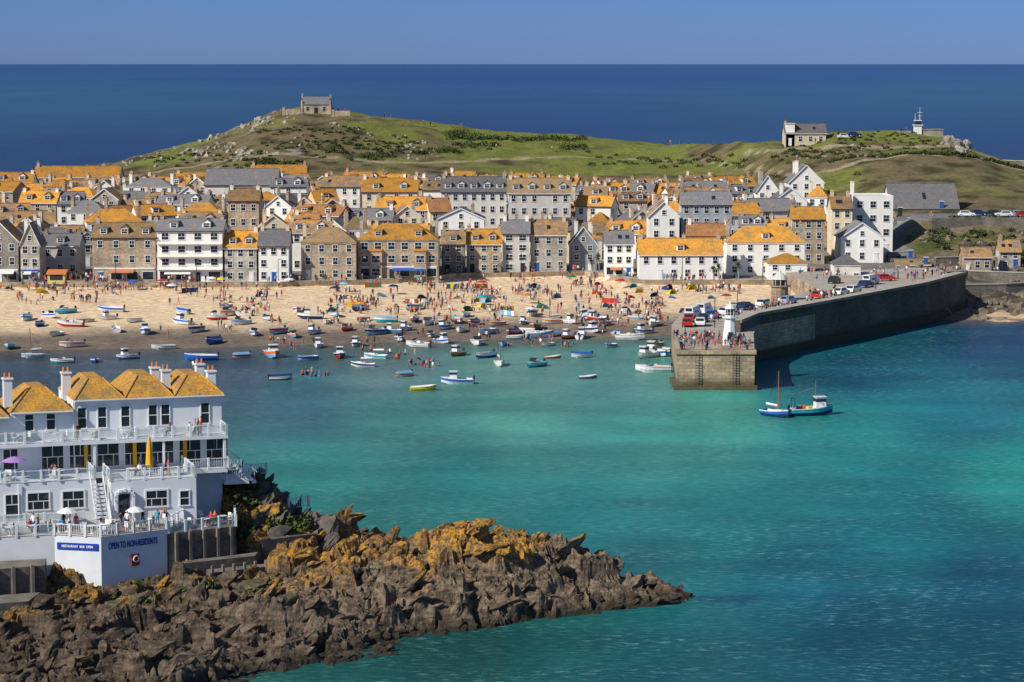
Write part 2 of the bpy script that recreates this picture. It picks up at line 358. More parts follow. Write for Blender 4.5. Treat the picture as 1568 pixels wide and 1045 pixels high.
HU('stone_hotel',548,672,366,341,'b','o','H',3,6,big=True,dorm=2,ww=1.4,shop=True,d=11)
HU('stone_cottage',676,712,372,352,'d','b','S',3,2,dorm=1)
HU('stone_cottage',714,768,372,350,'b','o','S',3,3,dorm=2)
HU('tall_grey_house',769,811,356,336,'p','s','S',4,2,ww=1.5,big=True)
HU('stone_house',812,868,358,336,'g','m','S',3,3,dorm=0,big=True)
HU('gabled_house',872,914,372,346,'l','s','F',3,2)
HU('white_house',926,970,372,352,'w','s','S',3,3,shop=True)
HU('white_cottages',978,1106,388,364,'w','o','S',2,6,chim=2,dorm=1)
HU('white_inn',1112,1232,370,344,'w','o','H',3,5,y=566,dorm=1)
HU('white_house',1176,1236,402,386,'w','o','H',2,3,y=556,d=8,chim=0)
HU('stone_house',1212,1262,334,316,'b','o','S',4,3,y=590)
HU('white_gabled_house',1286,1352,362,340,'w','s','F',2,3,y=594,d=12,chim=0)
HU('white_hotel',1304,1366,302,284,'w','s','M',4,3,y=612,d=12,chim=1,ww=1.3)
HU('cream_house',1272,1304,318,298,'c','m','S',4,2,y=606)
HU('harbour_shed',1362,1466,318,280,'p','s','S',2,6,y=655,d=16,chim=0,ww=1.8)
HU('grey_house',1368,1432,348,330,'l','s','S',3,4,y=634,d=8)
HU('white_gabled_house',1206,1260,278,252,'w','s','F',3,3,y=690,d=12)
HU('white_gabled_house',1156,1192,292,268,'w','s','F',3,2,y=690)
HU('stone_gabled_house',350,398,306,288,'b','m','S',4,3,y=596)
HU('slate_hung_house',1042,1120,312,292,'l','s','S',5,5,y=590,chim=2)
HU('white_gabled_house',992,1040,330,308,'w','m','F',4,2,y=588)
HU('grey_terrace',676,776,292,270,'p','s','S',4,7,y=640,dorm=5)
HU('grey_terrace',778,874,294,272,'p','b','S',4,6,y=636,dorm=4)
HU('white_house',670,742,334,318,'w','s','F',3,3,y=606)
HU('stone_house',555,640,292,272,'c','o','S',3,4,y=660,dorm=2)
HU('long_white_house',385,470,264,252,'w','o','S',2,6,y=732,d=8)
HU('long_white_house',55,185,270,254,'w','o','S',2,8,y=728,d=9,chim=1)
HU('grey_shed',315,425,282,258,'p','s','S',1,4,y=695,d=16,chim=0)
HU('stone_boathouse',1474,1518,392,378,'b','m','S',1,3,y=582,d=6,chim=0)
HU('stone_cottage',1530,1562,384,366,'g','m','S',2,2,y=588,d=6,chim=1)
gaps=[]
y=571.
while y<733:
    x=-y*.205-6+R.uniform(0,5)
    while x<y*.118:
        w=R.choice([R.uniform(4.8,7.5),R.uniform(6,9.5),R.uniform(9,13)]); xc=x+w/2; yy=y+R.uniform(-3.2,3.2); d=R.uniform(7,9.5)
        ok=yy>ytop(xc)+13 and xc<88-.12*(yy-560)
        if ok:
            for (px,py,pr) in placed:
                if abs(py-yy)<11 and abs(px-xc)<pr+w/2-1.2: ok=False;break
        if ok:
            st=R.choice([2,2,3,3]) if y<690 else 2; h=st*R.uniform(2.4,2.9)
            wall=R.choice('wwwwwwwcccbbbgglp'); rf=R.choice('ooooommmssssbbt'); kd=R.choice('SSSSSFFH' if w<9 else 'SSSH')
            rh=R.uniform(1.8,2.9) if kd!='F' else min(3.2,w*.38)
            house({'w':'white_house','c':'cream_house','g':'granite_house','b':'stone_house','l':'slate_hung_house','p':'grey_house'}[wall],
              xc,yy,T(xc,yy),w,d,h,R.uniform(-.35,.35),wall,rf,kd,rh,st,max(2,int(w/2.7)),dorm=R.choice([0,1,2,2]) if kd=='S' else 0,chim=R.choice([1,2,2]))
        x+=w+.3
        if R.random()<.2:
            g_=R.uniform(1.5,4); gaps.append((x+g_/2,yy)); x+=g_
    y+=13.5
pm=MB(); px_=list(np.arange(-200,60,4.))
for a_,b_ in zip(px_[:-1],px_[1:]):
    q=[(a_,ytop(a_)-6),(b_,ytop(b_)-6),(b_,ytop(b_)+3),(a_,ytop(a_)+3)]
    pm.slab([(x,y,4.02) for x,y in q],2.4,0)
    pm.slab([(a_,ytop(a_)-6.25,4.45),(b_,ytop(b_)-6.25,4.45),(b_,ytop(b_)-6.02,4.45),(a_,ytop(a_)-6.02,4.45)],2.6,1)
pm.obj('promenade_road',[CONC,PIER])
# ================= pier =================
p=MB()
deck=[(25.3,399),(37.3,399),(39.6,426),(41.6,440),(60,470),(80,503),(92,530),(92,566),(58,552),(60,512),(47.7,484),(31,468),(27,440)]
p.prism(deck,-4,5.9,0,1)
p.prism([(25.05,398.75),(37.55,398.75),(37.7,402),(25.05,402)],5.5,6.0,0)
p.prism([(24.9,398.5),(37.7,398.5),(38.4,410),(24.9,410)],-4,.7,0)
outer=[(37.6,428),(41.6,440.3),(60.1,470),(80.1,503),(92,528)]; inner=[(35.6,428.5),(39.4,441.5),(58,471.4),(78,504.4),(90,529)]
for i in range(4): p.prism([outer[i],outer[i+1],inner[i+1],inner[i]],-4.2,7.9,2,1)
for i in range(4): 
    o1,o2=Vector(outer[i]),Vector(outer[i+1]); n_=(o2-o1).normalized(); n_=Vector((n_.y,-n_.x))*.25
    p.prism([tuple(o1+n_),tuple(o2+n_),tuple(o2-n_*.4),tuple(o1-n_*.4)],7.5,8.0,0,1)
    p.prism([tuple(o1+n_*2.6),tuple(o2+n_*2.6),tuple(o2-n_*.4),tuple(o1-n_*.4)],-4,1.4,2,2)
for (x_,y_) in ((28.5,398.7),(34.2,398.7)):
    for i in range(14): p.box(x_,y_-.12,.2+i*.4,.5,.06,.06,3)
    for s in (-.25,.25): p.box(x_+s,y_-.12,2.9,.06,.08,5.8,3)
for (x_,y_) in ((26.3,401),(30,400.6),(36.3,401),(26.6,412),(27,424)): p.tube((x_,y_,5.9),(x_,y_,6.6),.2,3,.16,8); p.tube((x_,y_,6.6),(x_,y_,6.75),.27,3,.27,8)
p.obj('harbour_pier',[PIER,DECK,PIERW,DARK])
def lighthouse(x,y,z):
    r=empty('lighthouse',(x,y,z)); a=MB(); l=MB()
    a.lathe(0,0,[(1.35,0),(1.35,.5),(1.15,.5),(1.0,2.2),(.82,4.0),(.95,4.15),(1.25,4.25),(1.25,4.4),(.75,4.4)],0,8)
    a.box(0,-1.08,1.3,.7,.12,1.6,1)
    l.lathe(0,0,[(.72,4.4),(.72,4.7)],0,8); l.lathe(0,0,[(.66,4.7),(.66,5.7)],1,8); l.lathe(0,0,[(.85,5.7),(.6,6.15),(.15,6.5),(.1,6.9),(0,6.95)],0,8)
    for i in range(8):
        t=i*math.pi/4; l.tube((.7*math.cos(t),.7*math.sin(t),4.6),(.7*math.cos(t),.7*math.sin(t),5.75),.05,0,n=4); l.tube((1.2*math.cos(t),1.2*math.sin(t),4.4),(1.2*math.cos(t),1.2*math.sin(t),5.1),.03,0,n=4)
        t2=t+math.pi/4; l.tube((1.2*math.cos(t),1.2*math.sin(t),5.1),(1.2*math.cos(t2),1.2*math.sin(t2),5.1),.03,0,n=4)
    a.obj('tower',[WHITE,DARK],r); l.obj('lantern',[WHITE,GLASS],r)
lighthouse(34.3,409,5.92)
def oldlh(x,y,z):
    r=empty('stone_lighthouse',(x,y,z)); a=MB()
    a.lathe(0,0,[(2.3,-3),(2.3,0),(1.7,0.02),(1.6,3.0),(1.9,3.1),(1.9,3.3),(1.3,3.3)],0,12); a.lathe(0,0,[(1.25,3.3),(1.25,4.4)],1,8)
    a.lathe(0,0,[(1.5,4.4),(1.2,5.0),(.6,5.5),(.15,5.7),(.12,6.2),(0,6.25)],2,12)
    for i in range(8):
        t=i*math.pi/4; a.tube((1.3*math.cos(t),1.3*math.sin(t),3.3),(1.3*math.cos(t),1.3*math.sin(t),4.45),.07,2,n=4)
    a.obj('tower',[PIER,GLASS,W['p']],r)
oldlh(XU(1194,487),487,5.4)
def lamp(x,y,z):
    q=MB(); q.tube((0,0,0),(0,0,5),.09,0,.06); q.tube((0,0,5),(.7,0,5.2),.05,0); q.box(.8,0,5.15,.5,.2,.12,1); q.obj('street_lamp',[DARK,W['p']],None,(x,y,z))
for x_ in range(-100,56,17): lamp(x_,ytop(x_)-5.4,4.02)
for (x_,y_) in ((34,436),(39,450),(50,468),(60,484),(70,501)): lamp(x_,y_,5.9)
HU('harbour_kiosk',1276,1318,404,388,'p','s','H',1,3,y=545,d=6,chim=0)
HU('harbour_kiosk',1372,1424,404,396,'b','b','S',1,4,y=590,d=6,chim=0)
HU('harbour_office',1362,1400,400,386,'l','s','S',2,3,y=600,d=6,chim=0)
SW=stone('dark_rubble_wall',(.21,.185,.155),(.13,.115,.098),(.19,.17,.14),.8,.35,.2)
def wall(name,pts,z0,z1,th=.6,mat=SW,cap=True):
    q=MB()
    for (a_,b_) in zip(pts[:-1],pts[1:]):
        A,B=Vector(a_),Vector(b_); n=(B-A).normalized(); n=Vector((-n.y,n.x))*th
        q.prism([tuple(A),tuple(B),tuple(B+n),tuple(A+n)],z0,z1,0)
        if cap: q.prism([tuple(A-n*.15),tuple(B-n*.15),tuple(B+n*1.1),tuple(A+n*1.1)],z1,z1+.2,1)
    return q.obj(name,[mat,CONC])
wall('retaining_wall',[(100,622),(113,623.5),(126,621.5),(150,624)],4,13.3,1,cap=False)
wall('garden_wall',[(104,607),(118,609),(130,605.5),(150,608)],2,8.2,.6,cap=False)
wall('sea_wall',[(92,566),(100,572),(112,566),(135,572),(150,570)],0,4.6,.8)
wall('sea_wall',[(92,545),(104,548),(118,556),(128,553)],0,3.7,.8)
wall('slipway_wall',[(96,590),(106,593),(114,589)],0,6.2,.8)
q=MB(); q.slab([(112,560,4.3),(112,563,4.3),(134,548,1.2),(134,544,1.2)],3,0); q.obj('slipway_ramp',[CONC,SW])
wall('boundary_wall',[(141,795),(150,780),(175,770)],10,21.0,.6,SW)
# ================= chapel & lookout =================
def chapel(x,y):
    z=T(x,y)-.3; r=empty('stone_chapel',(x,y,z)); a=MB(); rf=MB(); wi=MB()
    a.box(0,3,1.7,10,6,3.6); 
    for s in (-5,5): a.add([(s,0,3.5),(s,6,3.5),(s,3,5.8)],[(0,1,2)])
    for s in (-4.8,4.8):
        a.box(s,3,6.2,.7,.7,1.6,tx=.5,ty=.5); a.box(s,0,2.4,.7,.7,4.8,tx=.7,ty=.7)
    rf.slab([(-4.6,-.3,3.4),(4.6,-.3,3.4),(4.6,3,5.9),(-4.6,3,5.9)],.15); rf.slab([(-4.6,3,5.9),(4.6,3,5.9),(4.6,6.3,3.4),(-4.6,6.3,3.4)],.15)
    for q in (-2.8,2.8): wi.window(q,0,1.9,.9,1.3)
    wi.box(0,-.03,1.2,1.2,.15,2.2,1)
    a.obj('walls',[W['b']],r); rf.obj('roof',[roofs['s']],r); wi.obj('windows',[W['g'],GLASS],r)
chapel(XU(487,892),889)
q=MB()
for (u0,u1) in ((437,462),(512,538)):
    yy=886; x0,x1=XU(u0,yy),XU(u1,yy); q.box((x0+x1)/2,yy,T((x0+x1)/2,yy)+.6,x1-x0,.8,2.4); q.box(x0,yy,T(x0,yy)+1,1,1,3.2)
q.obj('chapel_wall',[W['b']])
HU('lookout_building',1199,1262,203,189,'c','s','S',1,4,y=790,d=8,chim=1)
x_=XU(1208,789); q=MB(); q.box(0,0,3,2.6,3,7.0); q.box(0,0,6.6,3.0,3.4,.25,1); q.obj('lookout_turret',[W['w'],W['p']],None,(x_,791.5,T(x_,791)))
def mast(x,y):
    z=T(x,y)-.5; r=empty('signal_tower',(x,y,z)); a=MB()
    a.box(0,0,1.5,2.2,2.2,3.6); a.box(0,0,3.4,2.9,2.9,.22); a.box(0,0,4.1,1.7,1.7,1.2,1); a.box(0,0,4.8,2.2,2.2,.22)
    a.tube((.6,0,4.6),(.6,0,8.8),.09,0,.04); a.tube((-.8,0,4),(-.8,0,7),.07,0,.04); a.tube((-.2,0,7.2),(1.4,0,7.2),.05,0); a.tube((0,0,6.2),(1.2,0,6.2),.05,0)
    a.box(4.6,1,.8,6,4,2.4,2); a.box(-4,1,.6,4,3,2,2); a.box(4.6,1,2.1,6.4,4.4,.2,2)
    a.obj('tower',[WHITE,GLASS,W['d']],r)
mast(XU(1401,797),797)
# ================= boulders / scrub =================
def rocktmpl(sub=2,amp=.10,n=15):
    bm=bmesh.new()
    for _ in range(n):
        v=Vector((R.gauss(0,1),R.gauss(0,1),R.gauss(0,1))).normalized()*R.uniform(.75,1.1); bm.verts.new(v)
    bmesh.ops.convex_hull(bm,input=bm.verts[:])
    for v in [v for v in bm.verts if not v.link_faces]: bm.verts.remove(v)
    bmesh.ops.triangulate(bm,faces=bm.faces[:])
    if sub: bmesh.ops.subdivide_edges(bm,edges=bm.edges[:],cuts=sub,use_grid_fill=True,smooth=0.03)
    o=R.uniform(0,50)
    for v in bm.verts: v.co*=1+amp*noise.noise(v.co*2.2+Vector((o,0,0)))*2+amp*.8*noise.noise(v.co*5+Vector((0,o,0)))
    bm.verts.ensure_lookup_table(); r=([v.co.copy() for v in bm.verts],[[v.index for v in f.verts] for f in bm.faces]); bm.free(); return r
bm_t=[rocktmpl(2,.13) for _ in range(20)]; bm_s=[rocktmpl(1) for _ in range(10)]
def boulders(name,lst,mat,tm=None,orient=None):
    q=MB()
    for (x,y,z,r) in lst:
        bv,bf=R.choice(tm or bm_s)
        if orient: sc_=Vector((r*R.uniform(1.1,2.3),r*R.uniform(.5,.9),r*R.uniform(.4,.85))); rot=Matrix.Rotation(orient[0]+R.gauss(0,.3),3,'Z')@Matrix.Rotation(orient[1]+R.gauss(0,.25),3,'Y')@Matrix.Rotation(R.gauss(0,.35),3,'X')
        else: sc_=Vector((r*R.uniform(.7,1.4),r*R.uniform(.7,1.3),r*R.uniform(.6,1.1))); rot=Matrix.Rotation(R.uniform(0,6),3,'Z')
        q.add([rot@Vector((c.x*sc_.x,c.y*sc_.y,c.z*sc_.z))+Vector((x,y,z)) for c in bv],bf)
    return q.obj(name,[mat])
BR=M('weathered_granite',(.42,.38,.31),(.16,.14,.115),.8,bm=.5)
L=[]
def onhill(u,v):
    for y in np.arange(745,905,3.):
        x=XU(u,y)
        if ZV(v,y)<=T(x,y)+.2: return x,y,T(x,y)
    return XU(u,890),890,T(XU(u,890),890)
for (u,v,n,s) in ((310,236,26,1.6),(372,236,22,1.6),(345,225,14,1.2),(245,240,14,1.2),(270,222,10,1.1),(400,185,22,1.4),(378,192,12,1.6),(640,222,16,1.4),(520,190,8,.8),(640,240,10,1.1),(430,178,10,1.2),(200,248,10,1.),(148,248,5,1.6),(1310,228,8,.9),(1230,240,8,.9),(1350,270,8,.9),(1460,215,30,2.2),(1475,225,16,1.8),(1400,250,8,.8),(1500,275,8,.9),(330,205,10,1.2),(450,215,8,.9),(580,205,8,.8),(420,235,8,1)):
    for _ in range(n):
        x,y,z=onhill(u+R.gauss(0,14 if s<2 else 8),v+R.gauss(0,5)); L.append((x,y,z,s*R.uniform(.3,1.0)))
boulders('hillside_boulders',L,BR)
L=[]
for _ in range(330):
    x=R.uniform(86,150); y=R.uniform(512,598); L.append((x,y,T(x,y)+.1,R.uniform(.4,1.7)))
for _ in range(70):
    x=R.uniform(82,130); y=R.uniform(508,530); L.append((x,y,T(x,y),R.uniform(.4,1.5)))
for _ in range(150):
    x=R.uniform(96,150); y=R.uniform(592,621); L.append((x,y,T(x,y),R.uniform(.3,1.5)))
boulders('foreshore_rocks',L,M('dark_foreshore_rock',(.23,.185,.135),(.09,.074,.055),.6,bm=.5))
LEAF=[M('leaf_dark',(.03,.045,.014),(.055,.075,.02),1.5),M('leaf_light',(.10,.12,.03),(.07,.09,.02),1.5)]
def scrub(name,cl):
    q=MB()
    for (x,y,z,r) in cl:
        for _ in range(int(60*r)):
            t=R.uniform(0,6.28); p_=math.acos(R.uniform(-.2,1)); rr=r*R.uniform(.55,1.1)*(1+.3*noise.noise((x+t,y,p_*2)))
            c=Vector((x+rr*math.sin(p_)*math.cos(t)*1.3,y+rr*math.sin(p_)*math.sin(t)*1.1,z+rr*math.cos(p_)*.75)); s=R.uniform(.15,.32)
            a_=Vector((R.gauss(0,1),R.gauss(0,1),R.gauss(0,1))).normalized()*s; b_=a_.orthogonal().normalized()*s*.8
            q.add([c-a_,c+b_,c+a_,c-b_],[(0,1,2,3)],0 if R.random()<.65 else 1)
    q.obj(name,LEAF)
L=[]
for (u0,u1,v,r) in ((690,895,212,1.6),(700,760,222,1.3),(640,700,232,1.6),(690,712,205,2.2),(860,895,226,1.5),(560,600,240,1.3),(900,1140,248,1.0),(380,470,250,1.2),(1270,1400,262,.9),(1180,1260,240,.9),(1350,1568,285,1.0),(1400,1568,300,1.0),(470,640,215,.7),(480,620,235,.8),(230,420,244,.8),(1200,1480,232,.6),(1280,1420,215,.5),(400,560,200,.7),(400,620,225,.8)):
    u=u0
    while u<u1:
        x,y,z=onhill(u,v+R.gauss(0,2 if r>1.1 else 6)); L.append((x,y,z+.1,r*R.uniform(.5,1.3))); u+=R.uniform(3,7)*r/1.5*(1 if r>1.1 else 1.8)
scrub('gorse_hedge',L)
L=[(x,y,T(x,y)+R.uniform(1,3),R.uniform(.8,1.8)) for x,y in gaps[:60]]
for _ in range(130):
    x=R.uniform(98,150); y=R.uniform(594,621.5); L.append((x,y,T(x,y)+.2,R.uniform(.5,1.5)))
for _ in range(26):
    x=R.uniform(102,150); L.append((x,624.5,13.2,R.uniform(.5,1.1)))
for _ in range(50):
    x=R.uniform(-120,78); y=R.uniform(734,742); L.append((x,y,T(x,y)+.4,R.uniform(.7,1.6)))
scrub('garden_shrubs',L)
def palm(x,y,z,h):
    r=empty('cabbage_palm',(x,y,z)); t=MB(); l=MB(); t.tube((0,0,-1),(.15,0,h*.5),.2,0,.15); t.tube((.15,0,h*.5),(0,.1,h),.15,0,.11)
    for _ in range(90):
        a_=R.uniform(0,6.28); e=R.uniform(-.5,1.4); Ln=R.uniform(.9,1.5); d=Vector((math.cos(a_)*math.cos(e),math.sin(a_)*math.cos(e),math.sin(e))); c=Vector((0,.1,h)); s=Vector((-math.sin(a_),math.cos(a_),0))*.07
        m_=c+d*Ln*.6; e_=c+d*Ln-Vector((0,0,.35)); l.add([c-s*.5,c+s*.5,m_+s,m_-s],[(0,1,2,3)],R.choice([0,1])); l.add([m_-s,m_+s,e_],[(0,1,2)],0)
    t.obj('trunk',[BR],r); l.obj('leaves',LEAF,r)
for u,yy,h in ((916,572,4.5),(905,571,3.6),(1100,549,4.),(1092,550,3.2),(1130,551,3.4),(1270,570,3)): palm(XU(u,yy),yy,T(XU(u,yy),yy),h)
# ================= boats =================
BC={'white':(.8,.8,.8),'blue':(.02,.13,.5),'navy':(.015,.04,.14),'red':(.5,.03,.02),'teal':(.02,.42,.5),'yellow':(.8,.6,.02),'orange':(.75,.17,.02),'green':(.03,.2,.1),'sky':(.2,.5,.75),'black':(.03,.03,.03),'wood':(.3,.17,.07)}
BM={k:M('boat_'+k,v,tuple(x*.8 for x in v),1.5,rough=.4,spec=.4) for k,v in BC.items()}
def boat(name,x,y,ang,L=5.,hull='white',kind='open',trim='white',tilt=0,z=None):
    Bm=L*.40; H=L*.19; N=9; q=MB(); rows=[]
    for i in range(N):
        t=i/(N-1); X=-L/2+L*t; w=Bm/2*(.82+.18*math.sin(min(1,t/.5)*1.57))*(1-max(0,(t-.45)/.55)**2.3)+.02
        zt=H*(1+.35*t*t); kz=0 if t<.75 else (t-.75)/.25*H*.5
        rows.append([(X,-w,zt),(X,-w*.93,zt*.55+kz*.3),(X,-w*.62,.1+kz),(X,0,kz),(X,w*.62,.1+kz),(X,w*.93,zt*.55+kz*.3),(X,w,zt)])
    v=[p for r_ in rows for p in r_]
    for a0,m_ in ((0,1),(1,0),(2,0),(3,0),(4,0),(5,1)): q.add(v,[(i*7+a0,(i+1)*7+a0,(i+1)*7+a0+1,i*7+a0+1) for i in range(N-1)],m_)
    q.add(rows[0],[tuple(range(7))],0)
    inn=[[(r_[0][0]*.95,r_[0][1]*.84,r_[0][2]),(r_[0][0]*.93,r_[2][1]*.8,H*.4),(r_[0][0]*.93,-r_[2][1]*.8,H*.4),(r_[0][0]*.95,-r_[0][1]*.84,r_[0][2])] for r_ in rows]
    q.add([p for r_ in inn for p in r_],[(i*4+a0,(i+1)*4+a0,(i+1)*4+a0+1,i*4+a0+1) for i in range(N-1) for a0 in range(3)],2)
    for s in (0,1):
        q.add([p for r_,n_ in zip(rows,inn) for p in ((r_[0],n_[0]) if s==0 else (n_[3],r_[6]))],[(2*i,2*i+2,2*i+3,2*i+1) for i in range(N-1)],1)
        sg=-1 if s==0 else 1
        q.add([p for r_ in rows for p in ((r_[0][0],sg*(abs(r_[0][1])+.05),r_[0][2]+.03),(r_[0][0],sg*(abs(r_[0][1])+.05),r_[0][2]-.1))],[(2*i,2*i+2,2*i+3,2*i+1) for i in range(N-1)],2)
    if kind in('open','motor'):
        for t in (-.25,.1): q.box(L*t,0,H*.8,.28,Bm*.74,.06,3)
    if kind!='open' or L>4.5:
        if kind!='sail': q.box(-L/2-.15,0,H*1.25,.32,.3,.5,4,tx=.8); q.box(-L/2-.15,0,H*.5,.12,.1,.9,4)
    if kind in('motor','cabin','fish'):
        q.slab([p[0] for p in rows[5:]]+[p[6] for p in rows[:4:-1]],.05,5)
    if kind=='cabin' or kind=='fish':
        cx=L*.12 if kind=='cabin' else L*.2; hh=1.15 if kind=='cabin' else 1.6
        q.box(cx,0,H+hh/2,L*.24,Bm*.6,hh,5,tx=.85,ty=.88); q.box(cx,0,H+hh*.74,L*.245,Bm*.58,hh*.28,6,tx=.93,ty=.96); q.box(cx,0,H+hh+.04,L*.26,Bm*.62,.07,5)
    if kind=='motor':
        q.slab([(L*.1,-Bm*.38,H*1.9),(L*.1,Bm*.38,H*1.9),(L*.2,Bm*.3,H*1.3),(L*.2,-Bm*.3,H*1.3)],.04,6); q.box(-L*.05,0,H*1.1,.7,.7,.5,5)
    if kind=='fish':
        q.tube((L*.1,0,H),(L*.1,0,H+4.0),.07,3,.04); q.tube((L*.1,0,H+3.),(-L*.3,0,H+2.2),.045,3)
        for s in (-1,1): q.tube((-L*.42,s*Bm*.3,H),(-L*.42,s*Bm*.3,H+1.5),.05,4); q.tube((L*.42,s*Bm*.05,H*1.3),(L*.15,s*Bm*.42,H*1.75),.03,4)
        q.tube((-L*.42,-Bm*.3,H+1.5),(-L*.42,Bm*.3,H+1.5),.05,4)
        q.box(-L*.2,.2,H*1.1,.9,.7,.55,7); q.box(-L*.05,-.5,H*1.1,.6,.5,.5,8); q.box(-L*.32,-.4,H*1.1,.6,.6,.5,9); q.tube((L*.34,.1,H*1.3),(L*.34,.1,H*1.3+.5),.25,7,.2,8)
    if kind=='sail':
        q.tube((L*.1,0,H*.5),(L*.1,0,H+L*1.15),.08,3,.05); q.tube((L*.1,0,H+.6),(-L*.42,0,H+.7),.07,3); q.tube((L*.08,0,H+.8),(-L*.38,0,H+.9),.17,2)
        for e in ((L*.48,0,H*1.3),(-L*.45,0,H),(L*.05,Bm*.45,H),(L*.05,-Bm*.45,H)): q.tube((L*.1,0,H+L*1.1),e,.022,4,n=3)
        q.box(L*.15,0,H*1.1,L*.3,Bm*.45,.35,5,tx=.8,ty=.7)
    if kind=='cover':
        q.add([p for r_ in rows for p in (r_[0],(r_[0][0],0,r_[0][2]+.35),r_[6])],[(3*i+k,3*i+3+k,3*i+4+k,3*i+1+k) for i in range(N-1) for k in (0,1)],9)
    g_=T(x,y,False)
    if z is None: z=g_ -.02 if g_>0 else -.15
    o=q.obj(name,[BM[hull],BM[trim],BM['white'] if trim!='white' else W['p'],BM['wood'],BM['black'],BM['white'],GLASS,BM['orange'],BM['yellow'],BM[R.choice(['blue','navy','sky'])]])
    o.location=(x,y,z); o.rotation_euler=(tilt,0,ang); return o
BL=[(165,497),(178,515),(60,505),(75,495),(100,490),(222,513),(108,505),(280,490),(278,502),(345,483),(332,497),(372,492),(368,502),(388,514),(325,528),(195,550),(95,556),(145,555),(430,582),(410,497),(455,487),(475,495),(488,532),(513,492),(548,485),(555,497),(590,498),(632,483),(635,497),(640,531),(612,523),(677,525),(660,514),(617,577),(713,490),(705,508),(730,528),(745,510),(742,548),(785,512),(800,498),(815,488),(845,497),(838,530),(895,492),(905,507),(925,499),(935,532),(945,512),(975,492),(1000,500),(960,488),(985,508),(700,588),(15,535),(110,533),(85,520),(545,530),(890,518),(825,518),(870,519),(1005,530),(1010,545),(990,548),(790,520),(40,498),(500,500),(574,512),(805,510),(850,512),(912,494),(700,497),(725,500),(170,488),(350,492),
 (250,535),(368,548),(520,548),(556,562),(470,552),(700,545),(765,560),(820,562),(890,548),(50,548),(450,520),(480,512),(530,508),(600,510),(760,500),(620,507),(870,497),(130,500),(205,500),(300,515),(425,512),(770,530),(680,505),(965,520),(655,500),(820,504)]
hc=['white']*9+['blue','navy','sky','red','teal','white','white','sky','green']; tc=['white','white','blue','navy','red','sky','white','orange','blue']
for i,(u,v) in enumerate(BL):
    x,y=G(u,v,.5 if v<515 else 0); kd=R.choice(['open','motor','motor','cabin','cabin','cover','sail' if i%3==0 else 'open']); 
    a_=R.gauss(-1.9,.6) if R.random()<.7 else R.uniform(0,6.28)
    g_=T(x,y,False)
    boat({'open':'rowing_boat','motor':'motor_boat','cabin':'cabin_boat','cover':'covered_boat','sail':'sailing_dinghy'}[kd],x,y,a_,R.uniform(3.4,5.3)*(.85 if kd=='sail' else 1),R.choice(hc),kd,R.choice(tc),R.uniform(-.18,.18) if g_>.1 else 0)
for (u,v,a_,L_,h_,k_,t_) in ((308,552,3.3,5.6,'blue','open','blue'),(417,547,-1.3,6.2,'sky','cabin','orange'),(648,598,.1,4.0,'yellow','open','yellow'),(575,549,2.8,4.2,'white','sail','teal'),(847,549,.3,2.8,'orange','open','red'),(900,580,.2,3.,'blue','open','red'),(1000,570,3.2,5.8,'white','motor','white'),(1003,541,2.9,5.5,'blue','cabin','white')):
    x,y=G(u,v); boat({'open':'rowing_boat','cabin':'fishing_boat','sail':'sailing_boat','motor':'motor_boat'}[k_],x,y,a_,L_,h_,k_,t_,z=-.15)
x,y=G(1242,636); boat('fishing_boat',x,y,.2,6.4,'navy','fish','teal',z=-.2)
x,y=G(1188,638); boat('sailing_boat',x,y,-.9,5.0,'navy','sail','blue',z=-.15)
# ================= cars =================
def car(x,y,z,a_,col,van=False):
    r=empty('van' if van else 'parked_car',(x,y,z),a_); b=MB(); g_=MB(); w=MB()
    pr=[(-2.1,.35),(-2.15,.75),(-1.9,.95),(-1.5,1.42),(.35,1.45),(1.0,.98),(1.95,.82),(2.1,.55),(2.05,.32)] if not van else [(-2.4,.35),(-2.4,2.0),(1.3,2.05),(1.9,1.2),(2.4,1.0),(2.45,.35)]
    n=len(pr); hw=.85
    b.add([(X,-hw*(.84 if Z>1.3 else 1),Z) for X,Z in pr]+[(X,hw*(.84 if Z>1.3 else 1),Z) for X,Z in pr],[(i,(i+1)%n,n+(i+1)%n,n+i) for i in range(n)]+[tuple(range(n)),tuple(range(2*n-1,n-1,-1))],0)
    for s in (-1,1):
        g_.add([(-1.55,s*.85,1.0),(.75,s*.85,1.0),(.25,s*.765,1.38),(-1.35,s*.765,1.38)],[(0,1,2,3)])
        for X in (-1.35,1.35): w.tube((X,s*.68,.33),(X,s*.88,.33),.33,0,n=12); w.tube((X,s*.88,.33),(X,s*.9,.33),.18,1,n=8)
    if not van:
        g_.add([(-1.93,-.68,.99),(-1.93,.68,.99),(-1.55,.66,1.4),(-1.55,-.66,1.4)],[(0,1,2,3)]); g_.add([(1.0,-.68,1.01),(1.0,.68,1.01),(.42,.66,1.43),(.42,-.66,1.43)],[(0,1,2,3)])
    else:
        g_.add([(1.4,-.6,1.97),(1.4,.6,1.97),(1.9,.7,1.24),(1.9,-.7,1.24)],[(0,1,2,3)]); g_.add([(-2.42,-.6,1.3),(-2.42,.6,1.3),(-2.42,.6,1.85),(-2.42,-.6,1.85)],[(0,1,2,3)])
    b.obj('body',[BM[col]],r); g_.obj('windows',[GLASS],r); w.obj('wheels',[BM['black'],W['p']],r)
